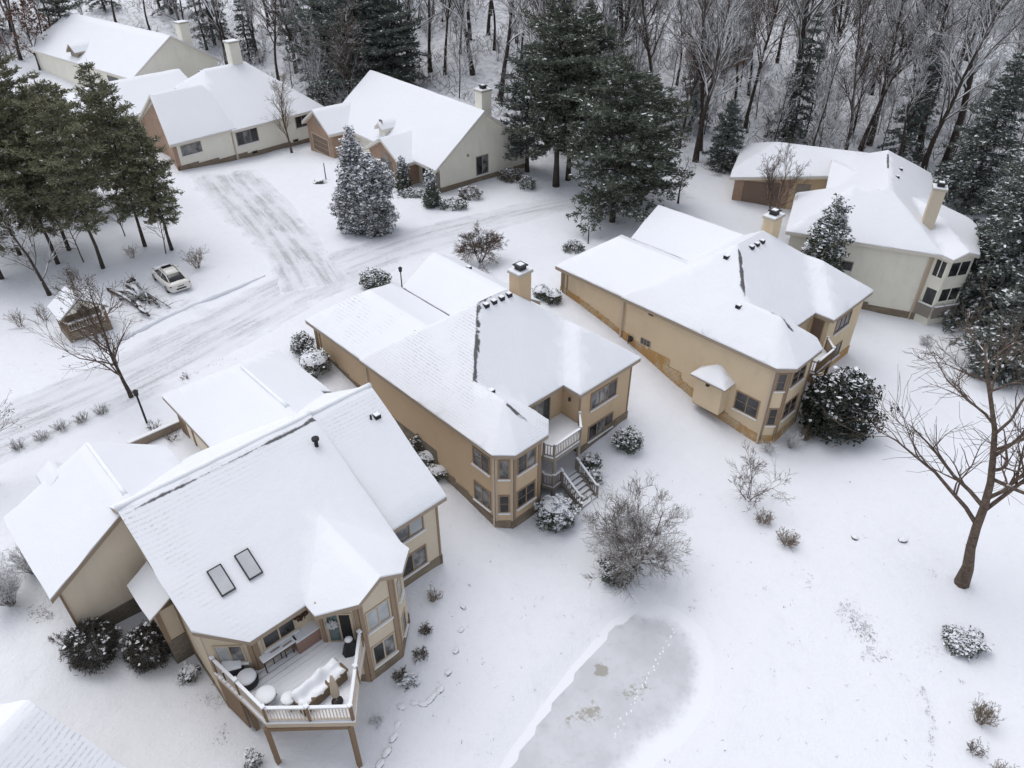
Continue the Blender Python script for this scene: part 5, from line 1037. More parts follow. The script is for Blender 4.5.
# -- evergreens elsewhere
EV = [('pine_tree', 365, 112, -45, 'tall broad dark conifer between the long house and the gabled house', 5.2, .05, 'pine', 'needle_blue', .4, 26, 8), ('pine_tree', 332, 100, -12, 'dark conifer at the left of the tall broad one behind the gabled house', 3.6, .06, 'pine', 'needle_blue', .45, 20, 7), ('pine_tree', 398, 98, -10, 'dark conifer at the right of the tall broad one behind the gabled house', 3.6, .06, 'pine', 'needle_blue', .45, 20, 7),
      ('pine_tree', 556, 186, -15, 'tall open pine beside the cream gable wall', 3.4, .22, 'pine', 'needle_dark', .45, 20, 6), ('pine_tree', 568, 180, 15, 'tall pine just behind the open one beside the cream gable wall', 3.0, .2, 'pine', 'needle_dark', .4, 18, 6), ('pine_tree', 612, 222, 52, 'big dark snow-dusted pine by the bend of the road', 4.0, .1, 'pine', 'needle_dark', .45, 19, 7), ('pine_tree', 640, 205, 75, 'dark snow-dusted pine just right of the big one by the road bend', 3.4, .12, 'pine', 'needle_dark', .5, 16, 6), ('pine_tree', 527, 172, 40, 'shorter snowy pine right against the cream gable wall', 2.6, .15, 'pine', 'needle_blue', .55, 14, 6), ('pine_tree', 585, 160, 0, 'tall pine at the back of the centre group', 3.0, .2, 'pine', 'needle_dark', .45, 17, 6),
      ('spruce_tree', 722, 168, 98, 'small snowy spruce between the woods and the cream house', 1.9, .05, 'spruce', 'needle_blue', .7, 14, 7),
      ('spruce_tree', 985, 318, 130, 'big snow-laden spruce right of the screened porches', 4.6, .05, 'spruce', 'needle_blue', .8, 22, 8), ('spruce_tree', 1010, 268, 70, 'tall snow-laden spruce behind the porches at the right edge', 4.6, .05, 'spruce', 'needle_blue', .75, 22, 8), ('spruce_tree', 1000, 372, 250, 'shorter snow-laden spruce lowest on the right edge', 2.8, .03, 'spruce', 'needle_blue', .85, 15, 8), ('spruce_tree', 965, 205, 45, 'snow-laden spruce behind the cream house roof at right', 3.8, .05, 'spruce', 'needle_blue', .7, 20, 7), ('spruce_tree', 1040, 330, 150, 'snow-laden spruce half cut off by the right edge', 3.8, .05, 'spruce', 'needle_blue', .8, 18, 7),
      ('pine_tree', 75, 60, -60, 'dark pine behind the farthest house', 2.8, .1, 'pine', 'needle_dark', .5, 14, 6), ('pine_tree', 300, 62, -50, 'snowy pine behind the long house', 3.0, .1, 'pine', 'needle_blue', .55, 14, 6), ('pine_tree', 215, 45, -60, 'snowy pine at the edge of the woods behind the chimneys', 3.0, .1, 'spruce', 'needle_blue', .6, 14, 6)]
for i, (nm, u, v, vt, lb, rad, bare, stl, mat, sn, nl, pr_) in enumerate(EV):
    p = T(u, v); rad *= 1.35; conifer(nm, 70 + i, min(24, tall(p, vt)), rad, lb, 'spruce' if nm == 'spruce_tree' else 'pine', 'evergreens among the houses', p, bare, nl, pr_, stl, mat, sn, None, .38 if stl == 'pine' else .36, .042, 11 if p.y < 90 else 9, 'bark_dark')
# -- cone and round evergreens
p = T(368, 231); bush('arborvitae', 91, 1.85, 1.7, tall(p, 158) , 'big snow-frosted arborvitae in front of the brick gable, right stem of the pair', 'evergreen', 'snowy arborvitae', p + Vector((.55, -.3, 0)), 'egg', 17000, .10, 1.38, 'needle_arb', clump=1.2)
bush('arborvitae', 92, 1.75, 1.6, tall(p, 126), 'big snow-frosted arborvitae in front of the brick gable, left and taller of the pair', 'evergreen', 'snowy arborvitae', p + Vector((-.75, .4, 0)), 'cone', 17000, .10, 1.38, 'needle_arb', clump=1.2)
p = T(349, 228); bush('dark_shrub', 93, .9, .8, 1.2, 'dark green shrub at the foot of the snowy arborvitae', 'shrub', 'garden shrubs', p, 'round', 1800, .08, .2)
for u, v, vt, lb in ((404, 190, 157, 'small cone evergreen against the brick gable, left of two'), (432, 206, 167, 'small cone evergreen at the corner of the cream gable wall, right of two')): p = T(u, v); bush('cone_evergreen', u, .78, .78, tall(p, vt), lb, 'evergreen', 'small cone evergreens', p, 'cone', 3400, .085, .7, 'needle_dark', clump=.6)
p = Vector((26.3, 56.6, H1(26.3, 56.6))); bush('cone_evergreen', 95, 2.2, 2.1, tall(p, 198), 'broad snowy cone evergreen between the tan house and the cream house', 'evergreen', None, p, 'cone', 13000, .11, .62, 'needle_dark', clump=.9)
p = T(832, 432); bush('dark_evergreen', 96, 2.1, 2.1, 4.9, 'big dark rounded evergreen spotted with snow at the rear corner of the stained-brick house', 'evergreen', None, p, 'egg', 12000, .11, .15, 'leaf_black', clump=.9)
p = T(93, 664); bush('round_shrub', 97, 1.12, 1.12, 1.75, 'dark round bushy shrub by the beige garage wall, left of two', 'shrub', 'two round shrubs by the garage wall', p + Vector((0, .5, 0)), 'round', 9000, .06, .03, 'twig_dark', clump=.4, spiky=True)
p = T(149, 664); bush('round_shrub', 98, 1.0, 1.0, 1.7, 'dark round bushy shrub by the bump-out, right of two', 'shrub', 'two round shrubs by the garage wall', p + Vector((0, .5, 0)), 'round', 8600, .06, .035, 'twig_dark', clump=.4, spiky=True)
for sd_, (u, v, rx, ry, hz, n, size, sn, cov, lb) in enumerate([
    (316, 371, 1.05, 1.05, 1.5, 1500, .07, .3, .72, 'round ball shrub capped with smooth snow beside the tan garage'), (303, 350, .8, .8, 1.2, 1300, .07, .5, 0, 'ragged dark shrub at the garage front corner behind the snow ball shrub'),
    (555, 522, 1.15, 1.05, 1.75, 3000, .07, .85, .5, 'snow-covered rounded shrub at the foot of the outside stairs'), (627, 447, .85, .8, 1.35, 2200, .075, .75, 0, 'snow-laden small evergreen at the corner of the tan house'),
    (592, 466, .55, .55, .7, 500, .075, .6, 0, 'leafy low shrub beside the stairs, nearer the house wall'), (591, 480, .6, .5, .6, 500, .08, .55, 0, 'leafy low shrub beside the stairs, farther from the house wall'),
    (541, 297, .75, .6, .9, 900, .06, .3, .7, 'snow-capped low shrub between the chimney house and the stained-brick house, left one'), (553, 301, .7, .6, .9, 900, .06, .3, .7, 'snow-capped low shrub between the chimney house and the stained-brick house, right one'),
    (437, 476, .8, .45, .8, 500, .06, .3, .8, 'boxy shrub under a pillow of snow beside the long tan wall, nearer the camera'), (431, 462, .8, .5, .9, 500, .06, .3, .8, 'boxy shrub under a pillow of snow beside the long tan wall, farther from the camera'), (420, 452, .5, .4, 1.2, 700, .06, .2, 0, 'dark narrow shrub beside the long tan wall'),
    (963, 645, 1.0, .8, .75, 2200, .06, 1.0, 0, 'low spreading juniper heaped with snow in the right foreground'), (617, 577, 1.0, .95, 1.3, 3000, .06, .32, 0, 'dark leafy evergreen shrub under the many-stemmed bare tree'),
    (376, 287, 1.15, 1.0, 1.5, 2600, .07, .65, 0, 'weeping shrub draped in snow behind the tan garage'), (192, 676, .38, .38, .62, 420, .05, .55, .5, 'small snow-topped evergreen at the base of the bump-out'), (253, 764, .42, .42, .7, 420, .05, .55, .5, 'small snow-topped evergreen near the left deck post'),
    (455, 208, 1.5, .9, .9, 1500, .06, .5, 0, 'snow-dusted shrub row under the cream gable wall, left part'), (470, 198, 1.3, .9, 1.1, 1500, .06, .35, 0, 'brownish shrub under the cream gable wall, middle part'), (510, 180, 1.3, 1.0, 1.2, 1500, .07, .25, 0, 'dark brown shrub at the right end of the cream gable wall'), (527, 188, 1.0, .9, 1.2, 1200, .06, .4, 0, 'grey shrub under the open pine by the cream gable wall'),
    (414, 196, 1.6, .8, .6, 1200, .06, .8, 0, 'low snowy hedge between the two small cone evergreens'), (388, 186, .8, .7, 1.0, 800, .06, .1, 0, 'dark red-brown shrub under the arched brick gable window'), (573, 251, .9, .7, .9, 1000, .06, .6, 0, 'snowy shrub near the post at the front of the stained-brick house'),
    (408, 683, .45, .35, .35, 260, .05, .9, 0, 'snow-flecked little plant beside the window wall of the deck house')]):
    p = T(u, v); bush('snowy_shrub', 300 + sd_, rx, ry, hz, lb, 'shrub', 'garden shrubs', p, 'round', n, size, sn, 'needle_dark' if sd_ not in (17, 18, 21) else 'twig_leaf', cover=cov, clump=.5, lift=.03)
# -- bare twiggy shrubs
for sd_, (u, v, h_, st, mt, lb) in enumerate([
    (198, 268, 2.0, 22, 'twig_tan', 'bushy bare tan shrub right of the parked white car'), (133, 258, 1.4, 12, 'twig_tan', 'thin bare shrub under the pines'), (20, 326, 1.5, 14, 'twig_tan', 'upright bare shrub left of the street shelter'), (45, 320, 1.4, 12, 'twig_brown', 'bare shrub against the left side of the street shelter'),
    (73, 280, 1.4, 12, 'twig_brown', 'bare shrub behind the street shelter'), (763, 522, .95, 26, 'twig_tan', 'tight round bare shrub, left of two on the right lawn'), (786, 544, 1.05, 30, 'twig_tan', 'tight round bare shrub, right of two on the right lawn'), (979, 722, 1.4, 26, 'twig_tan', 'bare bushy shrub, largest in the bottom right corner'), (974, 752, .7, 14, 'twig_brown', 'small bare shrub below the largest one in the bottom right corner'), (1000, 775, .9, 16, 'twig_tan', 'bare shrub cut off by the bottom edge at right'),
    (434, 600, .85, 18, 'twig_tan', 'snow-tipped twiggy shrub beside the two-window wall of the deck house'), (790, 447, 1.3, 30, 'twig_snowy', 'snowy bare shrub at the stained brick corner'), (768, 452, .9, 20, 'twig_snowy', 'low snowy bare shrub under the stained brick corner, left one'), (805, 440, 1.3, 22, 'twig_tan', 'bare arching shrub beside the big dark rounded evergreen'), (377, 722, .5, 16, 'twig_snowy', 'small snow-covered grassy clump right of the deck'), (56, 640, .45, 10, 'twig_brown', 'small brown stub of shrub left of the garage wall'),
    (12, 604, 2.4, 64, 'twig_snowy', 'big snow-tangled bare shrub at the left edge below the garage roof'), (33, 572, 1.9, 36, 'twig_snowy', 'snow-tangled bare shrub next to the garage eave at left'), (155, 432, .9, 12, 'twig_brown', 'bare shrub in the courtyard behind the timber wall'), (172, 440, .8, 10, 'twig_brown', 'bare shrub in the courtyard nearest the garage'), (185, 378, .5, 8, 'twig_brown', 'tiny bare plant by the driveway edge of the deck house'), (925, 345, 1.1, 24, 'twig_snowy', 'snowy low brush under the screened porches')]):
    p = T(u, v); twig_shrub('bare_shrub', 400 + sd_, h_, lb, 'shrub', 'bare twiggy shrubs', p, mt, st, 5, 4, 1 if st > 20 else 0, 1.15 if h_ < 1.2 else .8)
for sd_, (u, v) in enumerate(((19, 449), (43, 440), (62, 430), (83, 422), (103, 414))):
    p = T(u, v); twig_shrub('bare_shrub', 450 + sd_, .85, ('first', 'second', 'third', 'fourth', 'fifth')[sd_] + ' from the left of the row of small round bare shrubs along the road', 'shrub', 'row of small shrubs along the road', p, 'twig_grey', 22, 5, 3, 0, 1.1)
for sd_, (u, v, lb) in enumerate(((426, 633, 'brown dried flower clump, farthest of three beside the deck house'), (421, 657, 'brown dried flower clump, middle of three beside the deck house'), (401, 677, 'brown dried flower clump, nearest of three beside the deck house'))):
    p = T(u, v); twig_shrub('dried_plant', 460 + sd_, .55, lb, 'plant', 'dried plants beside the deck house', p, 'twig_brown', 16, 3, 2, 0, .9, .018, leaves=(4, 'twig_leaf', .035, .7))

# -- woods on the hillside
WG_ = 'bare trees of the woods'; WL = 'snow-dusted bare tree in the woods behind the houses'; protos = []
rngW = random.Random(3)
for i in range(7):
    hh = (19, 17, 21, 15, 18, 12, 10)[i]; rr = (.26, .20, .30, .17, .22, .10, .07)[i]
    protos.append(bare_tree('woods_tree', 500 + i, hh, rr, WL, 'tree', WG_, (0, 0, 0), 'bark_woods', 'twig_woods' if i % 3 != 1 else 'twig_woods_brown', .015, None, first=(.3, .35, .3, .4, .3, .2, .15)[i], n1=(24, 21, 26, 19, 22, 17, 15)[i], n2=8, n3=(5, 5, 5, 4, 5, 4, 4)[i], spread=(.85, .7, 1.0, .7, .9, .7, .7)[i], up=.45, crook=.13, l1=(.42, .36, .46, .34, .42, .3, .3)[i]))
big = [(500, 100, 0, 1.15, 'thick-trunked bare woods tree behind the gabled house chimney'), (592, 96, 2, 1.5, 'very thick dark trunk rising behind the centre pines'), (785, 137, 2, 1.35, 'large crooked woods tree with snowy limbs right above the cream house roof'), (918, 160, 0, 1.5, 'huge forked woods tree behind the evergreens at upper right'), (945, 165, 2, 1.4, 'huge leaning woods tree at the upper right corner'), (700, 150, 4, 1.15, 'tall dark woods tree left of the small snowy spruce'), (745, 130, 1, 1.15, 'tall woods tree behind the cream house garage'), (650, 120, 4, 1.2, 'tall woods tree right behind the dark road-bend pines'), (445, 75, 1, 1.0, 'tall slim woods tree behind the gabled house roof'), (470, 40, 4, 1.2, 'thick woods trunk at the top centre'), (190, 60, 0, 1.0, 'tall bare tree just behind the farthest house'), (255, 50, 2, 1.0, 'bare tree with snowy limbs behind the two tall chimneys'), (160, 10, 4, 1.0, 'bare woods tree at the top left beyond the farthest roof'), (860, 150, 4, 1.1, 'woods tree behind the cream house ridge'), (620, 60, 1, 1.3, 'slim tall woods trunk above the dark pines')]
used = set(); placed = []
def put(i, p, sc_, label=None):
    rz = rngW.random() * 6.28
    if i not in used: used.add(i); o = protos[i]; o.location = p; o.rotation_euler = (0, 0, rz); o.scale = (sc_,) * 3
    else: o = dup(protos[i], p, rz, sc_)
    if label: o['label'] = label; o['group'] = 'large trees at the edge of the woods'
    else: o['label'] = WL; o['group'] = WG_
    placed.append((p.x, p.y)); return o
for u, v, i, s_, lb in big: put(i, gnd(u, v), s_, lb)
def clear(x, y):
    for fr, (s0, s1, t0, t1) in ((FD, (-22, 7, -4, 25)), (FE, (-6, 24, -3, 28)), (FF, (-29, 2, -3, 19)), (FL, (-3, 34, -4, 17))):
        s_, t_ = fr.loc(x, y)
        if s0 < s_ < s1 and t0 < t_ < t1: return False
    return True
n_ = 0; tries = 0
while n_ < 275 and tries < 14000:
    tries += 1; y = 84 + rngW.random() ** 1.15 * 62; half = (y * .72 + 22); x = rngW.uniform(-half, half); y0 = 84 + max(0, min(1.2, -(x + 8) / 30)) * 36
    if x > 28: y0 = 80
    if y < y0 - 2 or not clear(x, y): continue
    md = 2.2 if y < 110 else 2.8
    if any((x - a_) ** 2 + (y - b_) ** 2 < md * md for a_, b_ in placed): continue
    i = rngW.choice((0, 1, 2, 3, 3, 4, 5, 5, 6, 6)); put(i, Vector((x, y, H1(x, y) - .1)), rngW.uniform(.75, 1.2)); n_ += 1
sap = [twig_shrub('sapling', 640 + i, (4.5, 5.5, 3.6)[i], 'snowy thin sapling in the undergrowth of the woods', 'sapling', 'saplings of the woods', (0, 0, 0), ('twig_woods', 'twig_snowy', 'twig_woods_brown')[i], 5, 6, 4, 2, .6, .035, tmin=.014) for i in range(3)]; us = set(); n_ = 0
while n_ < 200:
    y = 84 + rngW.random() ** 1.3 * 55; half = y * .72 + 18; x = rngW.uniform(-half, half); y0 = 82 + max(0, min(1.2, -(x + 8) / 30)) * 36
    if y < y0 or not clear(x, y): continue
    i = rngW.randrange(3); p = Vector((x, y, H1(x, y))); n_ += 1
    if i in us: dup(sap[i], p, rngW.random() * 6, rngW.uniform(.6, 1.3))
    else: us.add(i); sap[i].location = p
# trees at the far left between houses and woods; evergreens scattered in the woods
cp = [conifer('woods_pine', 600, 15, 2.8, 'snow-dusted dark conifer among the bare trees of the woods', 'pine', 'conifers in the woods', (0, 0, 0), .1, 15, 6, 'spruce', 'needle_blue', .6, None, .34, .05, 8, 'bark_dark')]
first = True
for (x, y) in ((-62, 148), (-30, 128), (-22, 122), (-44, 132), (-14, 104), (22, 92), (34, 90), (46, 86), (58, 78), (66, 90), (52, 96), (-75, 150), (-90, 140), (14, 108), (70, 72), (-100, 128), (44, 70), (52, 66)):
    if not clear(x, y): continue
    s_ = rngW.uniform(.6, 1.05); p = Vector((x, y, H1(x, y)))
    if first: cp[0].location = p; first = False
    else: dup(cp[0], p, rngW.random() * 6, s_)
p = T(95, 40); bare_tree('rusty_tree', 620, 9, .14, 'oak still holding rust-brown leaves at the top left', 'tree', None, T(40, 70), 'bark_dark', 'twig_brown', .01, (9, 'leaf_rust', .10, .95), first=.2, n1=16, n2=6, n3=4, spread=.95, up=.3, l1=.5)
# undergrowth: nobody could count these twigs
nr = np.random.default_rng(77); N = 38000; y = 80 + nr.random(N) ** 1.1 * 75; x = nr.uniform(-1, 1, N) * (y * .74 + 20); yb_ = 82 + np.clip(-(x + 8) / 30, 0, 1.2) * 36; ok = (y > yb_) & np.array([clear(a_, b_) for a_, b_ in zip(x, y)]); cl = np.array([mnoise.noise(Vector((a_ * .12, b_ * .12, 9))) for a_, b_ in zip(x, y)]); ok &= cl > -.15; x, y = x[ok], y[ok]; z = hgt(x, y)
d = unit(nr, len(x)); d[:, 2] = np.abs(d[:, 2]) * 1.1 + .35; d /= np.linalg.norm(d, axis=1)[:, None]; L = nr.uniform(.5, 1.8, (len(x), 1)); c = np.c_[x, y, z] + d * L * .5; sd_ = np.cross(d, unit(nr, len(x))); sd_ /= np.linalg.norm(sd_, axis=1)[:, None]; Q = QB(); Q.quads(c, d * L * .5, sd_ * nr.uniform(.015, .045, (len(x), 1)), 0, nr)
kp = nr.random(len(x)) < .5; Q.quads(c[kp] + (0, 0, .05), d[kp] * L[kp] * .5, sd_[kp] * .035, 1, nr)
o = link('undergrowth', Q.mesh('undergrowth', ['twig_leaf', 'needle_snow'])); tag(o, 'tangle of snowy twigs and saplings covering the wooded hillside', 'undergrowth', None, 'stuff')

# ------------------------------------------------------------------ small things
def car(loc, rz):
    o = empty('parked_car', loc, rz, 'white sedan with a dark rear window parked in the snow under the pines', 'car')
    def loft(st, mb, m=0):
        V = []; n = len(st[0][1])
        for x, sec in st: V += [(x, y, z) for y, z in sec]
        F = [(i * n + j, i * n + (j + 1) % n, (i + 1) * n + (j + 1) % n, (i + 1) * n + j) for i in range(len(st) - 1) for j in range(n)]
        F += [tuple(range(n - 1, -1, -1)), tuple((len(st) - 1) * n + j for j in range(n))]; F = [f[::-1] for f in F]; mb.add(V, F, m)
    def sec(wd, zb, zs, zt): return [(-wd * .86, zb), (-wd, zb + .18), (-wd, zs - .12), (-wd * .93, zs), (-wd * .6, zt), (0, zt + .02), (wd * .6, zt), (wd * .93, zs), (wd, zs - .12), (wd, zb + .18), (wd * .86, zb)]
    mb = MB(); loft([(-2.42, sec(.74, .38, .86, .90)), (-2.34, sec(.86, .26, .93, 1.0)), (-1.9, sec(.93, .2, .96, 1.04)), (-1.0, sec(.94, .2, .93, .98)), (.6, sec(.94, .2, .90, .95)), (1.3, sec(.93, .2, .86, .92)), (2.0, sec(.89, .22, .76, .82)), (2.3, sec(.78, .26, .66, .70)), (2.42, sec(.62, .32, .56, .58))], mb); mb.build('body', 'car_white', o, True)
    def cs(wb, wt, zb, zt): return [(-wb, zb), (-wt, zt), (-wt * .6, zt + .04), (wt * .6, zt + .04), (wt, zt), (wb, zb)]
    mb = MB(); loft([(-2.0, cs(.72, .66, .93, 1.0)), (-1.2, cs(.82, .60, .90, 1.36)), (-.3, cs(.84, .60, .90, 1.43)), (.45, cs(.84, .59, .88, 1.38)), (1.35, cs(.80, .70, .84, .92))], mb); mb.build('windows', 'car_glass', o, True)
    mb = MB(); loft([(-1.22, [(-.58, 1.36), (-.36, 1.43), (.36, 1.43), (.58, 1.36), (.5, 1.34), (-.5, 1.34)]), (-.3, [(-.6, 1.42), (-.36, 1.495), (.36, 1.495), (.6, 1.42), (.5, 1.4), (-.5, 1.4)]), (.5, [(-.58, 1.36), (-.36, 1.44), (.36, 1.44), (.58, 1.36), (.5, 1.34), (-.5, 1.34)])], mb)
    for sg in (-1, 1):
        mb.tube([(-2.02, .68 * sg, 1.0), (-1.2, .6 * sg, 1.38), (-.3, .615 * sg, 1.45), (.45, .6 * sg, 1.40), (1.38, .74 * sg, .92)], .045, 6); mb.tube([(-.35, .83 * sg, .9), (-.32, .61 * sg, 1.42)], .04, 6)
    r = mb.build('roof', 'car_white', o, True); mb = MB(); mb.box(.0, .5, -.4, .4, 1.47, 1.487); mb.build('sunroof', 'car_glass', o)
    for sx in (-1.42, 1.45):
        for sy in (-1, 1):
            mb = MB(); ring = []; n = 18; V = []; F = []
            for k_, (rr, yy) in enumerate(((.2, .0), (.33, 0), (.335, .03), (.335, .18), (.3, .21), (.2, .21))):
                for j in range(n): a_ = 6.283 * j / n; V.append((sx + rr * math.cos(a_), sy * (.74 + yy), .33 + rr * math.sin(a_)))
            for i in range(5):
                for j in range(n): F.append((i * n + j, i * n + (j + 1) % n, (i + 1) * n + (j + 1) % n, (i + 1) * n + j))
            mb.add(V, F); wh = mb.build('wheel', 'rubber', o, True); mb = MB(); mb.add([(sx + .2 * math.cos(6.283 * j / 10), sy * .94, .33 + .2 * math.sin(6.283 * j / 10)) for j in range(10)], [tuple(range(10))]); mb.build('rim', 'alloy', wh)
    for sy in (-1, 1):
        mb = MB(); mb.obox((-2.36, sy * .62, .83), (.05, .02 * sy, 0), (0, .22, 0), (0, 0, .05)); mb.build('tail_light', 'lamp_red', o); mb = MB(); mb.obox((2.2, sy * .62, .66), (.14, -.05 * sy, 0), (0, .1, 0), (0, 0, .05)); mb.build('headlight', 'alloy', o)
        mb = MB(); mb.obox((.75, sy * 1.0, .98), (.06, 0, 0), (0, .1, 0), (0, 0, .07)); mb.build('wing_mirror', 'car_white', o)
    mb = MB(); mb.box(-2.43, -2.36, -.4, .4, .45, .58); mb.build('bumper_strip', 'rubber', o); mb = MB(); mb.box(-2.435, -2.40, -.26, .26, .68, .8); mb.build('number_plate', 'trim_grey', o)
    mb = MB(); mb.box(1.15, 1.95, -.6, .6, .93, .945); mb.build('hood_snow', 'snow_plain', o, bevel=.02); return o
p = at(172, 284, .1); p = Vector((-29.0, 55.75, H1(-29, 55.75) + .02)); car(p, math.atan2(.75, -.66))
def post(name, u, v, vt, label, cat, lantern=True, r=.05, tilt=0.0, mat='dark_metal'):
    p = gnd(u, v); hh = tall(p, vt); o = empty(name, p, 0, label, cat, 'posts along the street'); mb = MB(); mb.tube([(0, 0, -.3), (tilt * hh, 0, hh)], [r * 1.2, r], 8); mb.build('pole', mat, o, True)
    if lantern: mb = MB(); mb.lathe((tilt * hh, 0, hh), [(.06, 0), (.13, .05), (.16, .34), (.19, .36), (.03, .5)], 8); mb.build('lantern', mat, o)
    else: mb = MB(); mb.lathe((tilt * hh, 0, hh), [(r * 1.3, 0), (r * 1.5, .05), (.02, .09)], 8); mb.build('snow_cap', 'snow_cap', o)
    return o
post('street_lamp', 147, 423, 396, 'dark lamp post beside the young tree in front of the deck house', 'lamp', True, .06); post('lamp_post', 402, 287, 272, 'small lantern post between the two front roofs of the tan house', 'lamp', True, .045)
post('marker_post', 588, 244, 226, 'thin dark post in the snow at the front of the stained-brick house', 'post', False, .05); post('marker_post', 326, 179, 163, 'thin dark post beside the low boulder near the brick garage', 'post', False, .05)
# boulder with planter
def rock(name, u, v, rx, ry, rz_, label, cat, seed, mat='stone_edge', group=None, cap=True, rot=0.0):
    p = gnd(u, v); bm = bmesh.new(); bmesh.ops.create_icosphere(bm, subdivisions=3, radius=1)
    for q in bm.verts: n = 1 + .22 * mnoise.noise(q.co * 1.6 + Vector((seed, 0, 0))); q.co = Vector((q.co.x * rx * n, q.co.y * ry * n, q.co.z * rz_ * n))
    me = bpy.data.meshes.new(name); bm.to_mesh(me); me.materials.append(MATS[mat]); me.materials.append(MATS['snow_cap'])
    for f in me.polygons: f.material_index = 1 if (cap and f.normal.z > .45) else 0
    o = link(name, me); o.location = p; o.rotation_euler = (0, 0, rot); tag(o, label, cat, group); return o
rock('boulder', 320, 182, .75, .6, .45, 'dark boulder capped with snow near the brick garage', 'boulder', 2)
rock('stone', 855, 538, .22, .2, .16, 'small snow-capped stone on the right lawn, left of two', 'stone', 3, 'stone_edge', 'stones on the right lawn'); rock('stone', 903, 540, .26, .2, .14, 'small dark snow-capped stone on the right lawn, nearer the big tree', 'stone', 4, 'stone_edge', 'stones on the right lawn')
# edging stones of the bed beside the deck house
EDGE = [(463, 607, .1), (461, 630, .3), (456, 651, .3), (448, 673, .4), (440, 690, .5), (431, 699, .9), (422, 704, .6), (414, 703, .4), (401, 707, .4), (397, 724, .35), (393, 738, .55), (387, 752, .6), (380, 764, .6)]
for i, (u, v, s_) in enumerate(EDGE):
    rock('edging_stone', u, v, .34 * (s_ + .25), .16, .085 + .07 * s_, 'dark edging stone half under snow along the bed beside the deck house', 'stone', 20 + i, 'stone_edge', 'edging stones of the garden bed', True, .9 if i < 6 else (-.2 if i < 9 else 1.0))
# brush pile of cut limbs
c0 = gnd(132, 300); o = empty('brush_pile', c0, 0, 'pile of dark cut limbs and brush between the shelter and the parked car', 'brush pile'); rg = random.Random(8); mb = MB(); sm = MB(); tw = MB()
ends = [((66, 0), 0)]
def bl(a_, b_, r, zz=.2):
    A_, B_ = gnd(*a_) - c0, gnd(*b_) - c0; A_.z += r * .8; B_.z += r * .8 + zz * .4; M = (A_ + B_) / 2 + Vector((rg.gauss(0, .12), rg.gauss(0, .12), .12 + zz * .5)); mb.tube([A_, M, B_], [r, r * .9, r * .6], 7)
    if rg.random() < .8: sm.tube([A_.lerp(M, .2) + Vector((0, 0, r * .75)), M + Vector((0, 0, r * .8)), M.lerp(B_, .6) + Vector((0, 0, r * .8))], [r * .6, r * .7, r * .4], 6)
    for _ in range(5): q = M.lerp(B_, rg.random()); e = q + Vector((rg.gauss(0, .7), rg.gauss(0, .7), rg.uniform(.1, .7))); tw.tube([q, q.lerp(e, .5) + Vector((0, 0, .1)), e], [.03, .02, .01], 4)
for a_, b_, r in (((112, 293), (146, 303), .17), ((109, 291), (138, 309), .15), ((128, 287), (143, 303), .20), ((130, 284), (146, 300), .14), ((138, 285), (150, 305), .12), ((147, 297), (160, 308), .16), ((140, 310), (150, 318), .17), ((132, 300), (146, 316), .13), ((120, 300), (140, 299), .10), ((145, 292), (171, 309), .06), ((128, 285), (136, 283), .2)): bl(a_, b_, r)
mb.build('limbs', 'bark_dark', o, True); sm.build('snow_layer', 'snow_cap', o, True); tw.build('twigs', 'twig_grey', o, True)
mb = MB(); a_, b_ = at(674, 630, POND_Z), at(612, 742, POND_Z); n_ = 34; rg = random.Random(4)
for i in range(n_):
    q = a_.lerp(b_, i / n_) + Vector((rg.gauss(0, .05) + (.07 if i % 2 else -.07), rg.gauss(0, .05), 0)); mb.lathe((q.x, q.y, POND_Z + .015), [(.035 + .035 * rg.random(), 0), (.035, .012), (.01, .02)], 8, 0, 1.0, 1.5)
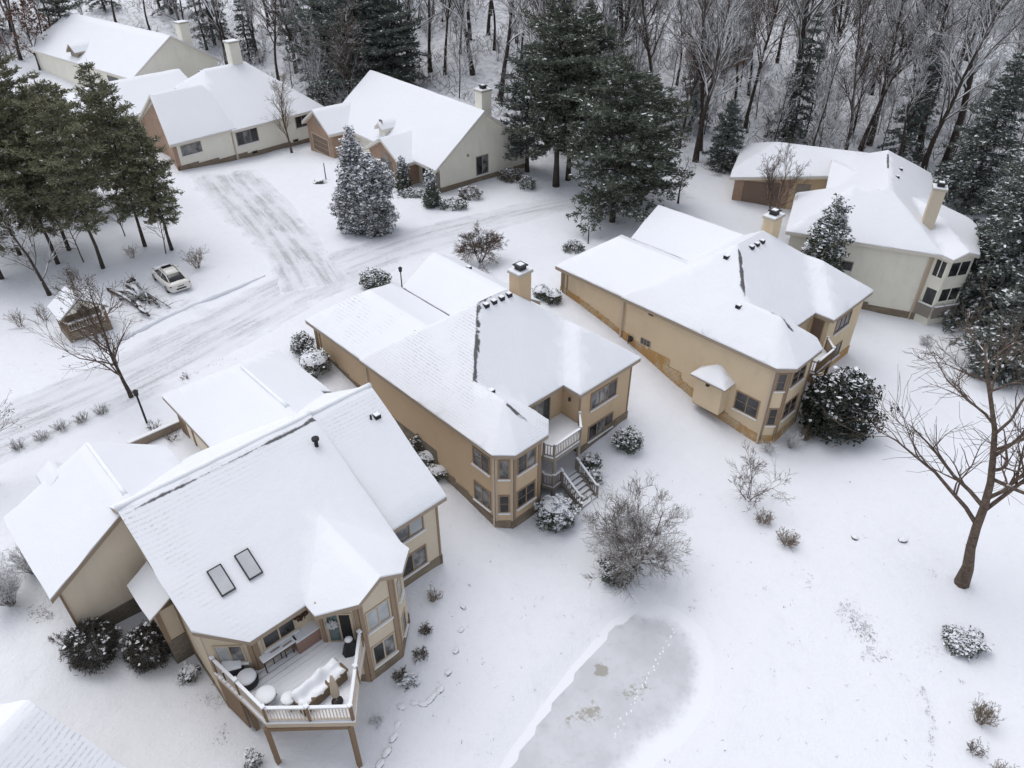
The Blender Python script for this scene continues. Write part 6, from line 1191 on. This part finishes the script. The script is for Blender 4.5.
tag(mb.build('footprints', 'snow_cap', None, True), 'line of white snow-filled footprints crossing the grey pond ice', 'footprints', None, 'stuff')
# grass tips and litter poking through the snow
nr = np.random.default_rng(5); Q = QB(); pts = []
for (u, v, n, su, sv) in ((846, 612, 60, 5, 6), (856, 622, 70, 6, 5), (866, 630, 60, 5, 6), (872, 640, 50, 4, 5), (880, 656, 40, 5, 3), (866, 652, 25, 5, 4), (925, 653, 45, 7, 4), (923, 690, 12, 2, 4), (928, 708, 14, 1.5, 6), (931, 735, 30, 1.5, 10), (810, 582, 18, 4, 4), (765, 589, 8, 1, 1), (930, 575, 10, 3, 3), (962, 682, 8, 2, 1), (40, 612, 60, 8, 6), (48, 618, 40, 6, 5), (222, 735, 25, 3, 5), (216, 742, 12, 2, 2), (310, 700, 0, 1, 1), (214, 697, 60, 10, 6), (182, 683, 20, 3, 2), (688, 555, 4, 1, 1), (690, 608, 5, 1, 1), (480, 425, 20, 4, 10), (160, 300, 90, 12, 8), (330, 385, 60, 6, 8), (180, 372, 60, 16, 6), (205, 362, 40, 10, 5), (560, 196, 40, 12, 4), (120, 385, 70, 30, 8), (240, 150, 40, 20, 4), (470, 190, 30, 10, 5), (575, 185, 90, 20, 8), (640, 225, 60, 20, 6)):
    for _ in range(int(n * .8)): pts.append((u + nr.normal(0, su), v + nr.normal(0, sv)))
for _ in range(260): pts.append((nr.uniform(420, 1020), nr.uniform(470, 765)))
for _ in range(200): pts.append((nr.uniform(0, 520), nr.uniform(240, 470)))
G3 = []
for u, v in pts:
    q = gnd(u, v)
    for _ in range(3): G3.append(q + Vector((nr.normal(0, .06), nr.normal(0, .06), .03)))
c = np.array(G3); d = unit(nr, len(c)); d[:, 2] = np.abs(d[:, 2]) * .7 + .1; sd_ = np.cross(d, unit(nr, len(c))); Q.quads(c, d * nr.uniform(.02, .085, (len(c), 1)), sd_ * nr.uniform(.004, .013, (len(c), 1)), 0, nr)
o = link('grass_tips', Q.mesh('grass_tips', ['twig_leaf'])); tag(o, 'dead grass tips and leaf litter poking through the snow', 'grass', None, 'stuff')
